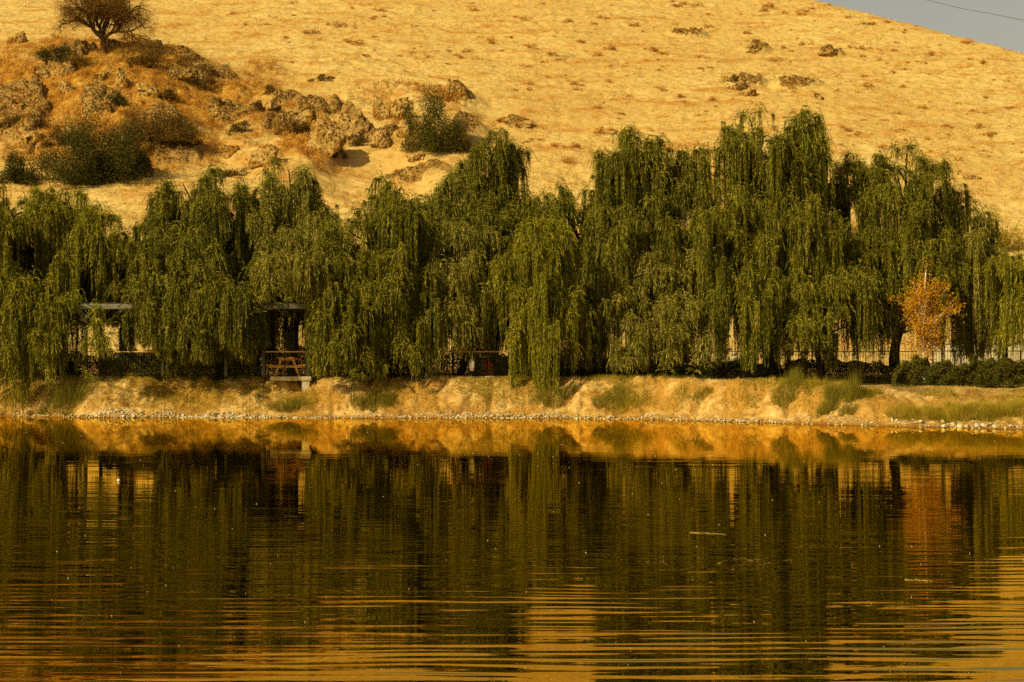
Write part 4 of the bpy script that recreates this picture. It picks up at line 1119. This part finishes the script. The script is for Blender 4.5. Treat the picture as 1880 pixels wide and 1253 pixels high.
for (a0, a1, n_, d0, d1) in ((165, 490, 900, .0, .75), (815, 1030, 500, .0, .9), (1030, 1420, 420, .0, .5), (0, 165, 120, .0, .5), (490, 815, 200, 0, .45), (1420, 1880, 240, 0, 1.2)):
    for i in range(n_):
        x = X(rs.uniform(a0, a1), 70); Y = float(shore(x)) + rs.uniform(d0, d1) - .1; s_ = rs.uniform(.02, .065) * (1.5 if rs.random() < .1 else 1)
        V = ICO_S[0] if False else None
        nrm = unit(rs.normal(size=(6, 3)))
        v = np.array([[1,0,0],[0,1,0],[-1,0,0],[0,-1,0],[0,0,.7],[0,0,-.7],[.6,.6,.4],[-.6,.6,.4],[-.6,-.6,.4],[.6,-.6,.4]]) * rs.uniform(.6, 1.2, (10, 1)) * s_
        f = [[0,6,9],[6,4,9],[1,7,6],[7,4,6],[2,8,7],[8,4,7],[3,9,8],[9,4,8],[0,1,6],[1,2,7],[2,3,8],[3,0,9],[1,0,5],[2,1,5],[3,2,5],[0,3,5]]
        mbs.add(v + np.array([x, Y, max(float(ground_z(x, Y)), -.02) + s_ * .2]), f)
for i in range(1500):
    x = rs.uniform(-24, 24); Y = float(shore(x)) + rs.uniform(.3, 4.5); s_ = rs.uniform(.015, .05)
    v = np.array([[1,0,0],[0,1,0],[-1,0,0],[0,-1,0],[0,0,.7],[0,0,-.7],[.6,.6,.4],[-.6,.6,.4],[-.6,-.6,.4],[.6,-.6,.4]]) * rs.uniform(.6, 1.2, (10, 1)) * s_
    mbs.add(v + np.array([x, Y, float(ground_z(x, Y)) + s_ * .1]), f)
tag(mbs.build('pebbles', M['stone']), 'pale pebbles and rubble strewn along the waterline', 'pebbles', None, 'stuff')

# ------------------------------------------------------------------ floating things, cable
def floater(px, py, lpx, label, seed):
    rs = np.random.default_rng(seed)
    Y = HC * F / (py - HY); x = X(px, Y); L = lpx / F * Y
    b = MB(); n_ = 12; t_ = np.linspace(-.5, .5, n_)
    P_ = np.stack([t_ * L, -t_ * L * .5 + .03 * rs.normal(size=n_), .003 + .003 * rs.normal(size=n_)], 1)
    b.tube(P_, np.linspace(.010, .004, n_), 6, .2)
    b.tube([P_[4], P_[4] + np.array([.09, .08, .012])], [.005, .002], 5)
    o = b.build('floating_branch', M['driftwood'], None, True); o.location = (x, Y, 0)
    tag(o, label, 'branch')
floater(1300, 980, 64, 'pale branch floating on the dark water right of the middle', 1)
floater(1686, 1066, 44, 'thin twig floating on the dark water at the lower right', 2)
root_ = ICO2[0] * .035
o_ = mesh_np('float_ball', root_, ICO2[1], M['bag'], None, True, None, (X(218, 36.2), 36.2, .02)); tag(o_, 'small pale ball floating on the water at the left', 'ball')
b = MB(); rs = np.random.default_rng(93)
for i in range(20):
    a = rs.uniform(-1.0, 1.0); y0 = rs.uniform(-.5, .5)
    b.tube([(a, y0, -.02), (a + rs.normal(0, .05), y0 + rs.normal(0, .05), rs.uniform(.0, .05)), (a + rs.normal(0, .10), y0 + rs.normal(0, .1), rs.uniform(.005, .07) if i % 6 == 0 else .004)], [.003, .002, .001], 4)
o_ = b.build('water_weed', M['driftwood']); o_.location = (X(1310, HC * F / (1033 - HY)), HC * F / (1033 - HY), 0)
tag(o_, 'sparse water weed breaking the surface at the lower right', 'water weed', None, 'stuff')
b = MB()
oct_v = np.array([[1,0,0],[0,1,0],[-1,0,0],[0,-1,0],[0,0,1],[0,0,-1.]]); oct_f = [[0,1,4],[1,2,4],[2,3,4],[3,0,4],[1,0,5],[2,1,5],[3,2,5],[0,3,5]]
for i in range(170):
    py_ = 785 + 460 * rs.random() ** 1.9; Y = HC * F / (py_ - HY); x = X(rs.uniform(0, 1880), Y)
    b.add(oct_v * rs.uniform(.003, .009) * (Y / 30) ** .6 + np.array([x, Y, .006]), oct_f)
tag(b.build('seed_fluff', M['bag']), 'white seed fluff specks drifting on the lake', 'seed fluff', None, 'stuff')
Yc = 230.
P_ = [(X(p, Yc), Yc, Z(q, Yc)) for p, q in ((1500, -42), (1600, -24), (1700, -1), (1760, 14), (1820, 25), (1880, 37), (2000, 57), (2200, 80))]
b = MB(); b.tube(P_, .032, 6)
tag(b.build('power_line', M['cable'], None, True), 'thin dark power line crossing the sky at the top right', 'cable')
for o_ in bpy.data.objects:
    if o_.name.startswith('float_ball'): o_.name = 'floating_ball'

# orange and straw tufts over the knoll
rs = np.random.default_rng(95); L_ = []
n = 26000
px = rs.uniform(-30, 900, n); py = rs.uniform(70, 340, n)
u = (HY - py) / F; Yy = (HC - 2.05 + .44 * 94) / (.44 - u); xx = X(px, Yy)
zz, rk_, mk = hill_z(xx, Yy, True)
ok = (mk > .25) & (rk_ < .5) & (rs.random(n) < .4 + .8 * fbm(px / 25, py / 10, 6, 3)); xx, Yy, zz = xx[ok], Yy[ok], zz[ok]
B = np.repeat(np.stack([xx, Yy, zz - .02], 1), 9, 0); B[:, :2] += rs.normal(0, .13, (len(B), 2))
d = unit(rs.normal(0, .42, B.shape) + np.array([0, 0, 1.0])) * rs.uniform(.12, .45, len(B))[:, None]
wd = unit(np.cross(d, rs.normal(size=d.shape))) * rs.uniform(.010, .022, len(B))[:, None]
tag(leaf_obj('knoll_grass', B, d, wd, rs.random(len(B)), M['rust']), 'orange brown dry grass growing between the rocks of the knoll', 'grass', None, 'stuff')
